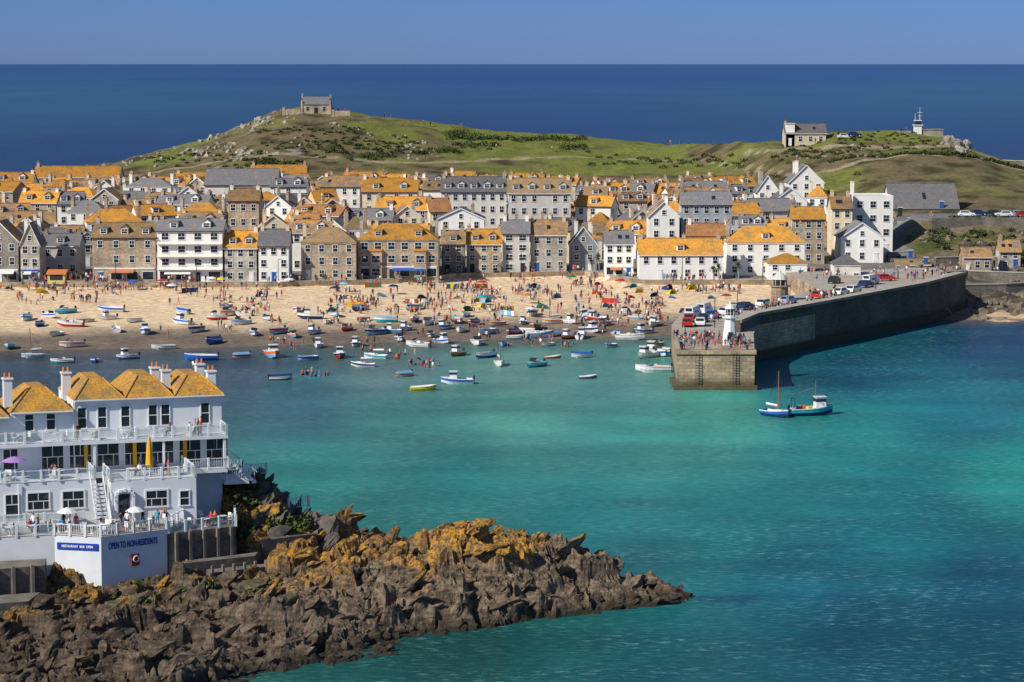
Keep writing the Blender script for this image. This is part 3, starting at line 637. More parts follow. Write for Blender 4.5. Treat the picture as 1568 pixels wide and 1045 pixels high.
for (x,y,a_,c,vn) in ((29.5,438,1.5,'red',0),(31.8,439,1.45,'white',0),(30.3,446,1.5,'red',0),(32.8,446,1.5,'black',0),(31.5,453,1.2,'white',1),(34.8,452,1.3,'blue',0),(34,460,1.2,'white',1),(38,458,.9,'white',0),(42,468,1,'navy',0),(46,474,1.,'white',0),(51,480,1,'sky',0),(58,491,1,'red',0),(63,498,1,'white',0),(66,503,1,'white',0),(70,515,1,'navy',0),(72,522,1,'white',1),(65,525,1.2,'black',0),(76,530,.2,'red',0)): car(x,y,5.91,a_,c,vn)
for i,u in enumerate((1478,1496,1515,1534,1552,1566)): 
    y=634+R.uniform(-3,3); x=XU(u,y); car(x,y,T(x,y)+.05,R.choice([0,3.1])+R.uniform(-.3,.3),['white','navy','black','white','sky','red'][i])
x=XU(1290,790); car(x,790,T(x,790),.1,'white'); x=XU(1305,790); car(x,790,T(x,790),.1,'navy')
# ================= people =================
def rmat(name,cols,mul_,sp=.2):
    m,nt,b=newmat(name); o=nd(nt,'ShaderNodeObjectInfo'); a=nd(nt,'ShaderNodeMath',operation='MULTIPLY'); nt.links.new(o.outputs['Random'],a.inputs[0]); a.inputs[1].default_value=mul_
    f=nd(nt,'ShaderNodeMath',operation='FRACT'); nt.links.new(a.outputs[0],f.inputs[0]); r=nd(nt,'ShaderNodeValToRGB'); r.color_ramp.interpolation='CONSTANT'; e=r.color_ramp.elements
    while len(e)<len(cols): e.new(.5)
    for i,c in enumerate(cols): e[i].position=i/len(cols); e[i].color=rgb(c)
    nt.links.new(f.outputs[0],r.inputs[0]); nt.links.new(r.outputs[0],b.inputs['Base Color']); b.inputs['Roughness'].default_value=.85; b.inputs['Specular IOR Level'].default_value=sp; return m
SKIN=rmat('skin',[(.45,.25,.17),(.36,.19,.12),(.5,.3,.21),(.25,.13,.08)],3.3)
SHIRT=rmat('shirt',[(.5,.04,.04),(.03,.04,.1),(.75,.75,.75),(.04,.2,.5),(.42,.23,.15),(.03,.03,.03),(.6,.1,.2),(.1,.4,.5),(.75,.75,.72),(.12,.12,.13),(.02,.04,.1),(.4,.22,.15),(.02,.03,.06),(.7,.15,.02)],1.)
PANT=rmat('shorts',[(.03,.04,.09),(.02,.02,.02),(.4,.3,.2),(.05,.15,.4),(.45,.05,.05),(.2,.2,.2),(.02,.02,.03)],11.7)
HAIR=rmat('hair',[(.03,.02,.015),(.1,.05,.02),(.3,.2,.08),(.02,.02,.02)],17.1)
def figure(name,J,E,rad):
    me=bpy.data.meshes.new(name+'_sk'); names=list(J); me.from_pydata([J[k] for k in names],[(names.index(a),names.index(b)) for a,b,_ in E],[])
    o=bpy.data.objects.new(name,me); sc.collection.objects.link(o); o.modifiers.new('s','SKIN'); 
    for i,k in enumerate(names):
        d=me.skin_vertices[0].data[i]; r=rad[k.rstrip('LR')]; d.radius=(r,r); d.use_root=(k=='pelvis')
    s=o.modifiers.new('ss','SUBSURF'); s.levels=1; s.render_levels=1
    dg=bpy.context.evaluated_depsgraph_get(); out=bpy.data.meshes.new_from_object(o.evaluated_get(dg)); out.name=name
    bpy.data.objects.remove(o)
    out.materials.clear()
    for m in (SKIN,SHIRT,PANT,HAIR): out.materials.append(m)
    segs=[(Vector(J[a]),Vector(J[b]),m) for a,b,m in E]
    for p_ in out.polygons:
        c=p_.center; best=9;bm_=0
        for a,b,m in segs:
            t=max(0,min(1,(c-a).dot(b-a)/(b-a).length_squared)); dd=(c-a.lerp(b,t)).length
            if dd<best: best=dd;bm_=m
        hd=Vector(J['head'])
        if bm_==0 and (c-hd).length<.2 and c.z>hd.z-.02 and (c.y>hd.y-.03 or c.z>hd.z+.09): bm_=3
        p_.material_index=bm_; p_.use_smooth=True
    return out
RAD=dict(pelvis=.14,spine=.125,chest=.15,neck=.055,head=.1,top=.075,sh=.07,el=.045,wr=.033,ha=.038,hip=.095,kn=.062,an=.042,toe=.035)
def pose(pel,lean,arms,legs,name):
    d=Vector((0,-math.sin(lean),math.cos(lean))); P0=Vector(pel); J={'pelvis':P0,'spine':P0+d*.25,'chest':P0+d*.45,'neck':P0+d*.57,'head':P0+d*.57+Vector((0,-.02,.12)),'top':P0+d*.57+Vector((0,-.01,.22))}
    E=[('pelvis','spine',1),('spine','chest',1),('chest','neck',1),('neck','head',0),('head','top',0)]
    for s,k,ar,lg in ((-1,'L',arms[0],legs[0]),(1,'R',arms[1],legs[1])):
        S=P0+d*.46+Vector((s*.17,0,0)); J['sh'+k]=S; J['el'+k]=S+Vector((s*ar[0][0],ar[0][1],ar[0][2])); J['wr'+k]=J['el'+k]+Vector((s*ar[1][0],ar[1][1],ar[1][2])); J['ha'+k]=J['wr'+k]+Vector(ar[1]).normalized()*.1
        J['hip'+k]=P0+Vector((s*.1,0,-.05)); J['kn'+k]=P0+Vector((s*.11,lg[0][0],lg[0][1])); J['an'+k]=Vector((s*.12,lg[1][0],lg[1][1])); J['toe'+k]=J['an'+k]+Vector((0,-.17,-.03))
        E+=[('chest','sh'+k,1),('sh'+k,'el'+k,1),('el'+k,'wr'+k,0),('wr'+k,'ha'+k,0),('pelvis','hip'+k,2),('hip'+k,'kn'+k,2),('kn'+k,'an'+k,0),('an'+k,'toe'+k,0)]
    J={k:tuple(v) for k,v in J.items()}
    return figure(name,J,E,RAD)
dn=((.06,.03,-.27),(.02,-.06,-.24)); bent=((.07,.02,-.27),(-.04,-.22,.02)); up=((.14,-.12,-.2),(.02,-.12,.2)); fwd=((.04,-.2,-.2),(0,-.2,-.1))
PS=[pose((0,0,.95),0,(dn,dn),((( -.02,-.45),(.02,.07)),((-.02,-.45),(.02,.07))),'p_stand'),
 pose((0,0,.93),.06,(bent,dn),(((-.18,-.42),(-.2,.07)),((.08,-.43),(.3,.12))),'p_walk'),
 pose((0,0,.95),0,(up,bent),(((-.03,-.45),(.04,.07)),((-.04,-.45),(-.04,.07))),'p_look'),
 pose((0,0,.14),-.25,(dn,((.1,.15,-.2),(0,.05,-.2))),(((-.36,.28),(-.62,.06)),((-.42,.18),(-.75,.06))),'p_sit'),
 pose((0,.1,.86),1.0,(fwd,fwd),(((-.05,-.42),(.05,.07)),((-.02,-.42),(.1,.07))),'p_bend'),
 pose((0,0,.55),.05,(fwd,bent),(((-.42,-.05),(-.45,.07)),((-.42,-.05),(-.42,.07))),'p_chair')]
def person(x,y,z,k=None,a=None,parent=None):
    if k is None: k=R.choice([0,0,1,1,2,3,3,4])
    o=bpy.data.objects.new('person',PS[k]); sc.collection.objects.link(o); o.location=(x,y,z); o.rotation_euler=(0,0,R.uniform(0,6.28) if a is None else a); s=R.uniform(.92,1.08) if R.random()<.85 else .68; o.scale=(s,s,s)
    if parent: o.parent=parent
    return o
def beach(n,u0,u1,v0,v1,ks=None):
    while n>0:
        uc=R.uniform(u0,u1); vc=R.uniform(v0,v1); g=min(n,R.choice([1,2,2,3,4,5]))
        for _ in range(g):
            u=uc+R.gauss(0,7); v=min(v1,max(v0,vc+R.gauss(0,2))); z=2
            for _ in range(3): x,y=G(u,v,z); z=T(x,y,False)
            if z<-.8: z=-.8
            if ytop(x)-6.3<y: z=4.03
            person(x,y,z,None if ks is None else R.choice(ks))
        n-=g
beach(270,0,340,428,450,(0,0,1,1,2,3)); beach(120,0,560,446,468); beach(280,380,1130,430,452); beach(190,560,1010,448,482); beach(80,880,1020,465,500); beach(110,330,900,468,500)
beach(14,465,490,572,588,(0,1,2)); beach(20,628,668,556,575,(0,1,4)); beach(60,200,1000,500,535,(0,1,4)); beach(80,0,330,427,434,(0,1)); beach(90,560,980,414,432,(0,0,1)); beach(10,300,350,560,580,(0,1))
beach(12,560,700,540,560,(0,1))
for _ in range(85): person(R.uniform(26,37),R.uniform(400.5,417),5.92,R.choice([0,0,1,2]))
for _ in range(50): t=R.random(); person(33+t*28+R.uniform(-1,6),440+t*62,5.92,R.choice([0,1]))
for _ in range(60): person(R.uniform(60,90),R.uniform(528,552),5.92,R.choice([0,1]))
for _ in range(60):
    x=R.uniform(96,138); y=R.uniform(576,590); person(x,y,T(x,y,False)+.3,R.choice([0,1]))
for (u,v) in ((440,168),(450,168),(455,167),(512,170),(530,170),(590,176),(650,187),(705,190),(708,190),(760,222),(775,224),(1020,217),(1025,217),(1040,217),(1100,238),(845,228),(1085,240),(1245,215),(1230,216),(660,190),(520,172),(433,172),(600,178),(880,212),(1376,200),(1384,200)):
    x,y,z=onhill(u,v+3); person(x,y,z+.05,0)
TC=[BM[k] for k in ('red','blue','sky','navy','orange','yellow','green','teal','white','red','navy')]
for (u,v,k) in [(R.uniform(380,1120),R.uniform(436,474),R.choice('tttpw')) for _ in range(46)]+[(817,441,'t'),(875,437,'p'),(1028,450,'t'),(1030,455,'t'),(915,437,'t'),(1090,455,'t'),(1060,446,'t'),(980,446,'t')]+[(R.uniform(0,360),R.uniform(440,452),R.choice('pwt')) for _ in range(20)]:
    x,y=G(u,v,2.6); z=T(x,y,False); q=MB(); c=R.choice(TC); z=min(z,3.1); s_=R.uniform(.6,1)
    if k=='t': q.add([(math.cos(i*math.pi/8)*1.2*s_,-.8*s_,max(0,math.sin(i*math.pi/8)*1.2*s_)) for i in range(9)]+[(math.cos(i*math.pi/8)*.9*s_,.8*s_,max(0,math.sin(i*math.pi/8)*.6*s_)) for i in range(9)],[(i,i+1,10+i,9+i) for i in range(8)]+[tuple(range(9,18))]); q.obj('beach_tent',[c],None,(x,y,z+.02),R.uniform(-1,1))
    elif k=='p':
        q.tube((0,0,-.2),(0,0,2.1),.03,1); q.lathe(0,0,[(1.2,1.7),(.7,2.0),(0,2.15)],0,10); q.obj('beach_umbrella',[c,WHITE],None,(x,y,z))
    else:
        for i in range(5): q.tube((i*.9,.2*(i%2),-.2),(i*.9,.2*(i%2),1.15),.03,1,n=4)
        for i in range(4): q.slab([(i*.9,.2*(i%2)-.02,1.05),(i*.9+.9,.2*((i+1)%2)-.02,1.05),(i*.9+.9,.2*((i+1)%2)+.02,1.05),(i*.9,.2*(i%2)+.02,1.05)],.95,0 if i%2 else 2)
        q.obj('windbreak',[c,BM['wood'],R.choice(TC)],None,(x,y,z),R.uniform(-.8,.8))
q=MB(); q.box(0,0,1.3,3.6,2.4,2.2,1); q.slab([(-2.1,-1.6,2.4),(2.1,-1.6,2.4),(2.1,1.4,3.1),(-2.1,1.4,3.1)],.15,0); q.box(0,-1.25,1.6,2.6,.1,1.0,2); x=XU(88,545); q.obj('ice_cream_kiosk',[M('kiosk_awning',(.6,.2,.06)),M('kiosk_cream',(.6,.5,.2)),DARK],None,(x,545,3.9))
# ================= foreground headland =================
cp=[(370,1045,0),(480,1018,0),(600,1002,0),(620,977,0),(760,960,0),(850,947,0),(1000,927,0),(1050,914,-.1),(450,1100,-2.5),(650,1040,-2.5),(850,990,-2.5),(1060,945,-2.5),(1130,910,-2.5),(1060,890,-2),
(700,900,3.0),(780,900,2.8),(850,900,2.1),(930,900,1.5),(500,900,3.6),(600,900,3.2),(500,960,1.6),(400,960,2.),(400,900,3.6),(300,960,2.6),(150,1000,1.8),(0,1040,1.8),(0,960,2.8),(150,935,3.0),(250,905,3.4),(380,880,3.8),(450,865,4),(560,850,4.4),(100,915,3.2),(250,1040,1.0),(0,1180,.8),(200,1180,0),(300,1130,-1.5)]
pts=[(*G(u,v,z),z) for u,v,z in cp]
def rp(u,v,D): return (XU(u,D),D,ZV(v,D))
pts+=[rp(980,889,243),rp(900,866,243.5),rp(850,839,243.5),rp(800,824,243),rp(745,819,242.5),rp(690,819,242),rp(640,833,243),rp(560,826,246),rp(515,823,247),rp(485,819,249),rp(440,816,250)]
pts+=[(XU(u,D),D,-2.5) for u,D in ((980,250),(900,253),(800,255),(700,256),(600,259),(500,263),(430,268))]
HO=Vector((-27.7,247.0)); HA=math.radians(18); ca,sa=math.cos(HA),math.sin(HA)
def HW(x,y): return (HO.x+ca*x-sa*y,HO.y+sa*x+ca*y)
def HL(x,y): return ((x-HO.x)*ca+(y-HO.y)*sa, -(x-HO.x)*sa+(y-HO.y)*ca)
for lx,ly,z in ((-10,-14.5,3.4),(-14,-15.5,3.4),(-18,-13,3.6),(-7,-12.5,3.4),(-1,-12.5,2.8),(-4,-8,4.5),(1.5,-6,5.6),(2,0,9.0),(4,2,9.2),(6,5,8.4),(9,3,5.2),(3,8,8.4),(-10,0,7),(-20,0,7),(-10,8,8),(-25,8,8),(-10,16,6),(0,14,6),(-30,-6,6),(-30,-14,3.6),(-6,30,-3),(-30,34,-3),(6,18,-2.5),(11,8,-1),(6,-9,3.6)):
    pts.append((*HW(lx,ly),z))
pts=np.array(pts); n_=len(pts)
Dm=np.sqrt(((pts[:,None,:2]-pts[None,:,:2])**2).sum(2)); Wt=np.linalg.solve(Dm+np.eye(n_)*.01,pts[:,2]-2.)
ST=.22
gx=np.arange(-66,24,ST); gy=np.arange(192,286,ST); X,Y=np.meshgrid(gx,gy); Hh=np.full(X.shape,2.)
for i in range(n_): Hh+=Wt[i]*np.sqrt((X-pts[i,0])**2+(Y-pts[i,1])**2)
def hsh(p): 
    s=math.sin(p[0]*12.9898+p[1]*78.233+p[2]*3.1)*43758.5453; return s-math.floor(s)
def inhotel(x,y):
    lx,ly=HL(x,y)
    if lx<-.2 and -13.6<ly<12: return 1
    if lx<-18 and -20<ly<=-13.6: return 2
    return 0
vv=[];idx=-np.ones(X.shape,dtype=int)
for j in range(X.shape[0]):
    for i in range(X.shape[1]):
        h=Hh[j,i]
        if h<-2.2: continue
        x,y=float(X[j,i]),float(Y[j,i])
        wxx=x+noise.noise((x*.3,y*.3,0))*1.8+noise.noise((x*1.1,y*1.1,0))*.4; wyy=y+noise.noise((x*.3,y*.3,9))*1.8+noise.noise((x*1.1,y*1.1,9))*.4
        rx,ry=wxx*.85+wyy*.5,-wxx*.5+wyy*.85
        d1,p1=noise.voronoi((rx*.16,ry*.34,.5)); d2,p2=noise.voronoi((rx*.5,ry*1.0,2.5)); d3,p3=noise.voronoi((rx*1.2,ry*2.0,5.5))
        a_=hsh(p1[0]); b_=hsh(p2[0]); c3=hsh(p3[0]); e1=sm((d1[1]-d1[0])/.2); e2=sm((d2[1]-d2[0])/.18)
        am=1.0 if h<7.5 else .5
        hx=(a_-.35)*2.3*am*e1+(b_-.35)*1.0*am*e2+(c3-.5)*.35-.6*(1-e1)-.2*(1-e2)
        hx+=((rx*.5-p2[0].x)*(b_-.5)+(ry*1.0-p2[0].y)*(b_-.4))*1.1+noise.noise((x*1.5,y*1.5,4))*.35+noise.noise((x*4,y*4,4))*.12
        k=sm((h+1.2)/2.4); z=h+hx*k*.85
        q_=inhotel(x,y)
        if q_==1: z=min(z,6.0)
        elif q_==2: z=min(z,2.6)
        idx[j,i]=len(vv); vv.append((x,y,z))
ff=[]
for j in range(X.shape[0]-1):
    for i in range(X.shape[1]-1):
        q=(idx[j,i],idx[j,i+1],idx[j+1,i+1],idx[j+1,i])
        if min(q)>=0: ff.append(tuple(int(t) for t in q))
m,nt,b=newmat('headland_rock'); b.inputs['Roughness'].default_value=.8; b.inputs['Specular IOR Level'].default_value=.25
n1=nz(nt,.45,8,rough=.65); n2=nz(nt,2.6,10,rough=.75); n3=nz(nt,.15,8,rough=.7)
g=nd(nt,'ShaderNodeNewGeometry'); mpp=nd(nt,'ShaderNodeMapping'); mpp.inputs['Rotation'].default_value=(.5,.35,.5); mpp.inputs['Scale'].default_value=(.5,.7,3.2); nt.links.new(g.outputs['Position'],mpp.inputs[0]); n4=nz(nt,1.,6,mpp.outputs[0])
col=mix(nt,mr(nt,n1,.35,.65),(.085,.060,.042),(.24,.175,.12)); col=mix(nt,mr(nt,n2,.46,.70,0,.8),col,(.38,.285,.20)); col=scl(nt,col,mr(nt,n4,.36,.6,.42,1.15))
s=nd(nt,'ShaderNodeSeparateXYZ'); nt.links.new(g.outputs['Position'],s.inputs[0]); s2_=nd(nt,'ShaderNodeSeparateXYZ'); nt.links.new(g.outputs['Normal'],s2_.inputs[0])
hz=nd(nt,'ShaderNodeMath',operation='MULTIPLY_ADD'); nt.links.new(n3,hz.inputs[0]); hz.inputs[1].default_value=16.; nt.links.new(s.outputs[2],hz.inputs[2])
li=mul(nt,mul(nt,mr(nt,hz.outputs[0],11.9,13.3),mr(nt,n2,.44,.55)),mul(nt,mr(nt,s.outputs[2],2.6,4.0),mr(nt,s2_.outputs[2],-.1,.35)))
col=mix(nt,li,col,(.58,.275,.02))
gr=mul(nt,mul(nt,mr(nt,n3,.5,.42),mr(nt,n1,.5,.6)),mul(nt,mr(nt,s.outputs[2],2.0,3.0),mr(nt,s2_.outputs[2],.5,.8)))
col=mix(nt,gr,col,(.08,.09,.03)); col=scl(nt,col,mr(nt,s.outputs[0],-45,-12,.55,1.0))  # rock colour darkens toward the left: shade put into the albedo
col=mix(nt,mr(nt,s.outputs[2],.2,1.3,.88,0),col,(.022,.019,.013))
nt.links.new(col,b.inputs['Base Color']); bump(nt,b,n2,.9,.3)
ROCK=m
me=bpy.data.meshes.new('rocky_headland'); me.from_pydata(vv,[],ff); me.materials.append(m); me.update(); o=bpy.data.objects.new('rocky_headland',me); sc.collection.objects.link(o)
def hz_at(x,y):
    i=int((x+66)/ST); j=int((y-192)/ST)
    if 0<=i<X.shape[1] and 0<=j<X.shape[0] and idx[j,i]>=0: return vv[idx[j,i]][2]
    return None
L=[]; tries=0
while len(L)<1150 and tries<20000:
    tries+=1; x=R.uniform(-60,18); y=R.uniform(200,258)
    if inhotel(x,y): continue
    lx,ly=HL(x,y)
    if lx<2.5 and -15<ly<2: continue
    z=hz_at(x,y)
    if z is None or z<-.3: continue
    r=min(1.8,max(.25,R.lognormvariate(-.5,.55)))
    if z<1: r=min(r,.9)
    L.append((x,y,z-.35*r,r))
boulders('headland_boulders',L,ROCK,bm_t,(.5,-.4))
L=[]
for _ in range(80):
    lx,ly=R.uniform(1.6,9),R.uniform(-6.5,5); x,y=HW(lx,ly); z=hz_at(x,y)
    if z: L.append((x,y,z-.4,R.uniform(.5,1.6)))
boulders('cliff_rocks',L,M('dark_cliff_rock',(.15,.13,.11),(.055,.05,.044),.7,bm=.6),bm_t,(.3,-.9))
q=MB()
for _ in range(420):
    t=R.random(); u=1048-R.expovariate(.06)*(.6 if R.random()<.5 else 9); v=916+max(0,(1040-u))*.085+R.gauss(0,1.5); x,y=G(u,v); r=R.uniform(.05,.24)
    q.add([(x+r*1.6*math.cos(k*1.05+t)*R.uniform(.6,1),y+r*math.sin(k*1.05+t)*R.uniform(.6,1),.02+R.random()*.03) for k in range(6)],[tuple(range(6))])
q.obj('sea_foam',[M('foam',(.7,.75,.75))])
# ================= foreground hotel =================
H=empty('seafront_hotel',(HO.x,HO.y,0),HA)
w=MB(); rf=MB(); wi=MB(); rl=MB(); gr_=MB(); st_=MB(); fu=MB()
HWm=M('hotel_white',(.74,.76,.79),(.6,.62,.65),.5,rough=.7,hi=.9)
w.box(-7,5,10.8,14,10,15.6); w.box(-23,5,10.2,18,10,14.4)
w.box(-21.45,-2.6,8,17.1,5.3,7.7); w.box(-7.85,-3.5,8,7.9,7.0,7.7)
for (x0,x1,y0,y1,z,h,) in ((-14,-9.3,0,10,18.6,1.75),(-9.3,-4.6,0,10,18.6,1.85),(-4.6,0.2,0,10,18.6,1.7),(-20,-14.2,-.3,9,17.7,2.0),(-26,-20.2,-.8,9,17.4,2.1),(-32,-26.2,-.8,9,17.4,2.1)):
    cx=(x0+x1)/2; ym=y0+(x1-x0)/2*.9; rf.add([(x0-.1,y0-.35,z),(x1+.1,y0-.35,z),(x1+.1,y1,z),(x0-.1,y1,z),(cx-.7,ym,z+h),(cx+.7,ym,z+h),(cx+.7,y1-2.5,z+h),(cx-.7,y1-2.5,z+h)],[(0,1,5,4),(1,2,6,5),(2,3,7,6),(3,0,4,7),(4,5,6,7),(3,2,1,0)])
    w.box(cx,y0-.15,z-.1,x1-x0,.5,.18)
    for s_ in (-1,1): rf.tube((cx+s_*.7,ym,z+h+.03),(cx+s_*((x1-x0)/2),y0-.3,z+.05),.09,0)
    wi.box(cx,y0-.42,z-.02,x1-x0,.12,.12,0)
for x,y in ((-.6,2),(-4.6,4),(-5.2,6.5),(-19.9,2),(-14,5),(-.5,8)):
    w.box(x,y,19.3,.8,.9,2.6); w.box(x,y,20.65,1,1.1,.14)
    for q_ in (-.22,.22): fu.tube((x+q_,y,20.7),(x+q_,y,21.2),.13,3,.1)
for x in (-1.6,-5.4,-6.6,-9.2,-11.4,-13.3,-16.2,-18.2,-21.5,-24): wi.window(x,0,16.9,.75,1.9)
wi.window(0,3,16.8,.9,1.4,math.pi/2); wi.window(0,7,16.8,.9,1.4,math.pi/2); wi.window(0,4,13.2,1.2,1.4,math.pi/2)
def rail(x0,y0,x1,y1,z,glass=True,h=1.05,st=1.7):
    d=math.hypot(x1-x0,y1-y0); n=max(1,round(d/st)); a=math.atan2(y1-y0,x1-x0)
    for i in range(n+1): t=i/n; rl.box(x0+(x1-x0)*t,y0+(y1-y0)*t,z+h/2+.04,.2,.2,h+.08,0,a)
    rl.box((x0+x1)/2,(y0+y1)/2,z+h,d,.07,.06,0,a); rl.box((x0+x1)/2,(y0+y1)/2,z+.12,d,.05,.05,0,a)
    if glass: gr_.box((x0+x1)/2,(y0+y1)/2,z+h/2+.05,d,.02,h-.3,0,a)
    else:
        for i in range(int(d/.22)): t=(i+.5)/int(d/.22); rl.box(x0+(x1-x0)*t,y0+(y1-y0)*t,z+h/2+.05,.035,.035,h-.2,0,a)
w.box(-15.5,-1.1,14.85,31.2,2.6,.3); rail(-31,-2.3,0,-2.3,15.0); rail(0,-2.3,0,0,15.0)
for x in np.arange(-17,0,2.6): wi.window(x+.9,0,13.35,2.0,2.2)
for x in (-20,-24,-27): wi.window(x,0,13.3,1.3,1.9)
for x in (-3.6,-8.4,-13): fu.box(x,-.15,13.2,.35,.2,2.4,4)
rl.box(-.2,-2.2,13.3,.25,.25,2.8); rl.box(-6,-2.2,13.3,.2,.2,2.8); rl.box(-12.5,-2.2,13.3,.2,.2,2.8)
rail(-31,-5.3,-13.0,-5.3,11.87); rail(-13,-5.3,-13,-1,11.87); rail(-11.8,-6.95,-3.95,-6.95,11.87); rail(-3.95,-6.95,-3.95,-.5,11.87); rail(-11.8,-6.95,-11.8,-3,11.87)
w.box(-12.4,-1.3,11.7,1.2,2.6,.3); w.box(-2,-1.2,11.65,4,2.6,.3); rail(-3.8,-2.4,0.2,-2.4,11.8,False); rail(.2,-2.4,.2,0,11.8,False)
for x in (-15,-18.2): wi.window(x,-5.25,10.1,1.9,1.5,t=.14)
for x in (-20.6,-23,-25.4): wi.window(x,-5.25,9.9,1.1,1.8)
wi.window(-7.6,-7.0,10.1,1.9,1.4,t=.16); wi.window(-5,-7.0,10.0,.8,1.3); wi.box(-10.6,-7.03,9.6,1,.1,2.1,1); wi.window(-3.9,-3.5,10.1,1.2,1.3,math.pi/2)
for i in range(7):
    t=i/6*math.pi; w.box(-10.6+.8*math.cos(t),-7.2,10.5+.55*math.sin(t),.3,.5,.25)
w.box(-11.4,-7.2,9.2,.25,.5,2.6); w.box(-9.8,-7.2,9.2,.25,.5,2.6)
for i in range(12): w.box(-13.0,-6.2-.3*i,11.5-.33*i,1.1,.34,.22)
for s in (-.6,.6):
    rl.tube((-13+s,-6,12.7),(-13+s,-9.6,8.9),.05,0); 
    for i in range(7): rl.box(-13+s,-6.1-.6*i,12.05-.64*i,.06,.06,1.2)
for (x_,y_,z0_,z1_) in ((-31,-.02,11.9,17.4),(-14.1,-.05,11.9,18.5),(-12.95,-5.35,7.9,11.8),(-20,-5.35,7.9,11.8)): rl.tube((x_,y_-.08,z0_),(x_,y_-.08,z1_),.06,0)
tp=[(-31,-10.6),(-17.6,-11.1),(-13.8,-13.4),(-7.5,-11.2),(-5.2,-7.2),(-5.2,-4),(-31,-4)]
w.prism(tp,1.5,7.9,0,1)
for a_,b_ in zip(tp[:4],tp[1:5]): rail(*a_,*b_,7.9,a_[0]<-20)
w.box(-20,-8.3,8.3,14,.2,.8); rail(-27,-8.3,-14.5,-8.3,8.7,True,.8)
st_.prism([(-7.3,-11.25),(-.7,-9.4),(.2,-4.5),(-5.1,-4.2),(-5.1,-7)],1,7.5,0,1)
for i in range(5): st_.box(-6.6+i*1.35,-11.15+i*.375,6.2,.28,.35,2.7,1,.27)
st_.prism([(-6.4,-12.4),(.8,-10.6),(1.4,-9),(-6,-10.8)],1,4.9,0,1); st_.prism([(-4,-13.6),(1.6,-12.2),(2,-10.6),(-4,-11.8)],0,4.1,0,1)
for i in range(6): st_.box(-3.8+i*1.05,-13.55+i*.26,4.4,.22,.25,.7,1,.25)
rail(-7.3,-11.15,-.7,-9.3,7.5); rail(-.7,-9.3,.2,-4.5,7.5)
st_.prism([(-34,-16.5),(-19,-14.5),(-18.4,-11.4),(-34,-11)],0,5.9,0,1); st_.prism([(-34,-20),(-21,-18.5),(-19.5,-15),(-34,-15)],0,3.6,0,1)
for i in range(8): st_.box(-32+i*1.7,-16.35+i*.225,4.6,.3,.3,2.9,1,.13)
st_.prism([(4,-4.8),(10.5,-2.6),(10.3,-2.0),(3.8,-4.2)],2,6.9,0,0); st_.prism([(2,-8.5),(7.5,-6.8),(7.3,-6.2),(1.8,-7.9)],2,5.9,0,0)
rail(.3,2.5,5,3.2,10.2,False); rail(0.2,-1,2.5,-.6,10.4,False); rail(6.8,1.5,9,2.4,6.9,False)
w.box(1.2,1,10.3,2.4,4,.5)
for i in range(8): w.box(.6+i*.32,-.8,12.2-.28*i,.34,1.2,.25); rl.box(.6+i*.32,-1.35,12.7-.28*i,.05,.05,1.0)
rl.tube((.4,-1.35,13.4),(3.1,-1.35,11.2),.05,0)
aL=math.atan2(-13.4+11.1,-13.8+17.6); aR=math.atan2(-11.2+13.4,-7.5+13.8)
fu.box((-17.6-13.8)/2+math.sin(aL)*.06,(-11.1-13.4)/2-math.cos(aL)*.06,7.0,3.9,.1,.6,2,aL)
def text(s,cx,cy,z,a,size,mat,name):
    c=bpy.data.curves.new(name,'FONT'); c.body=s; c.size=size; c.extrude=.01; c.offset=.01; c.align_x='CENTER'; c.align_y='CENTER'; c.materials.append(mat); o=bpy.data.objects.new(name,c); sc.collection.objects.link(o); o.parent=H
    o.location=(cx,cy,z); o.rotation_euler=(math.pi/2,0,a); return o
BT=M('sign_blue',(.01,.05,.35))
text('OPEN TO NON-RESIDENTS',(-13.8-7.5)/2+math.sin(aR)*.06-.12,(-13.4-11.2)/2-math.cos(aR)*.06-.04,7.0,aR,.5,BT,'sign_text').scale=(.82,1.6,1)
text('RESTAURANT  BAR  OPEN',(-17.6-13.8)/2+math.sin(aL)*.13,(-11.1-13.4)/2-math.cos(aL)*.13,7.0,aL,.3,WHITE,'sign_text').scale=(.85,1,1)
cx,cy=-10.6+math.sin(aR)*.08,-12.28-math.cos(aR)*.08; fu.box(cx,cy,5.5,.8,.1,1.1,6,aR)
for i in range(12):
    t=i*math.pi/6; t2=t+math.pi/6
    fu.tube((cx+.06+.26*math.cos(t)*math.cos(aR),cy-.1+.26*math.cos(t)*math.sin(aR),5.6+.26*math.sin(t)),(cx+.06+.26*math.cos(t2)*math.cos(aR),cy-.1+.26*math.cos(t2)*math.sin(aR),5.6+.26*math.sin(t2)),.06,0)
def parasol(x,y,z,mi,closed=False,h=2.5,r=1.3):
    fu.tube((x,y,z),(x,y,z+h),.05,0); fu.lathe(x,y,[(.2,z),(.2,z+.1),(0,z+.1)],0,8)
    if closed: fu.lathe(x,y,[(.12,z+.9),(.36,z+1.1),(.3,z+2.2),(.12,z+3.6),(0,z+3.9)],mi,8)
    else: fu.lathe(x,y,[(r,z+h-.4),(r*.55,z+h-.12),(0,z+h+.05)],mi,10)
parasol(-7.9,-5.2,11.87,4,True,3.7); parasol(-16.2,-9.6,7.9,0,False,2.2,1.0); parasol(-20,-3,11.87,5,False,2.1,1.2); parasol(-10,-9.2,7.9,0,False,1.9,.9)
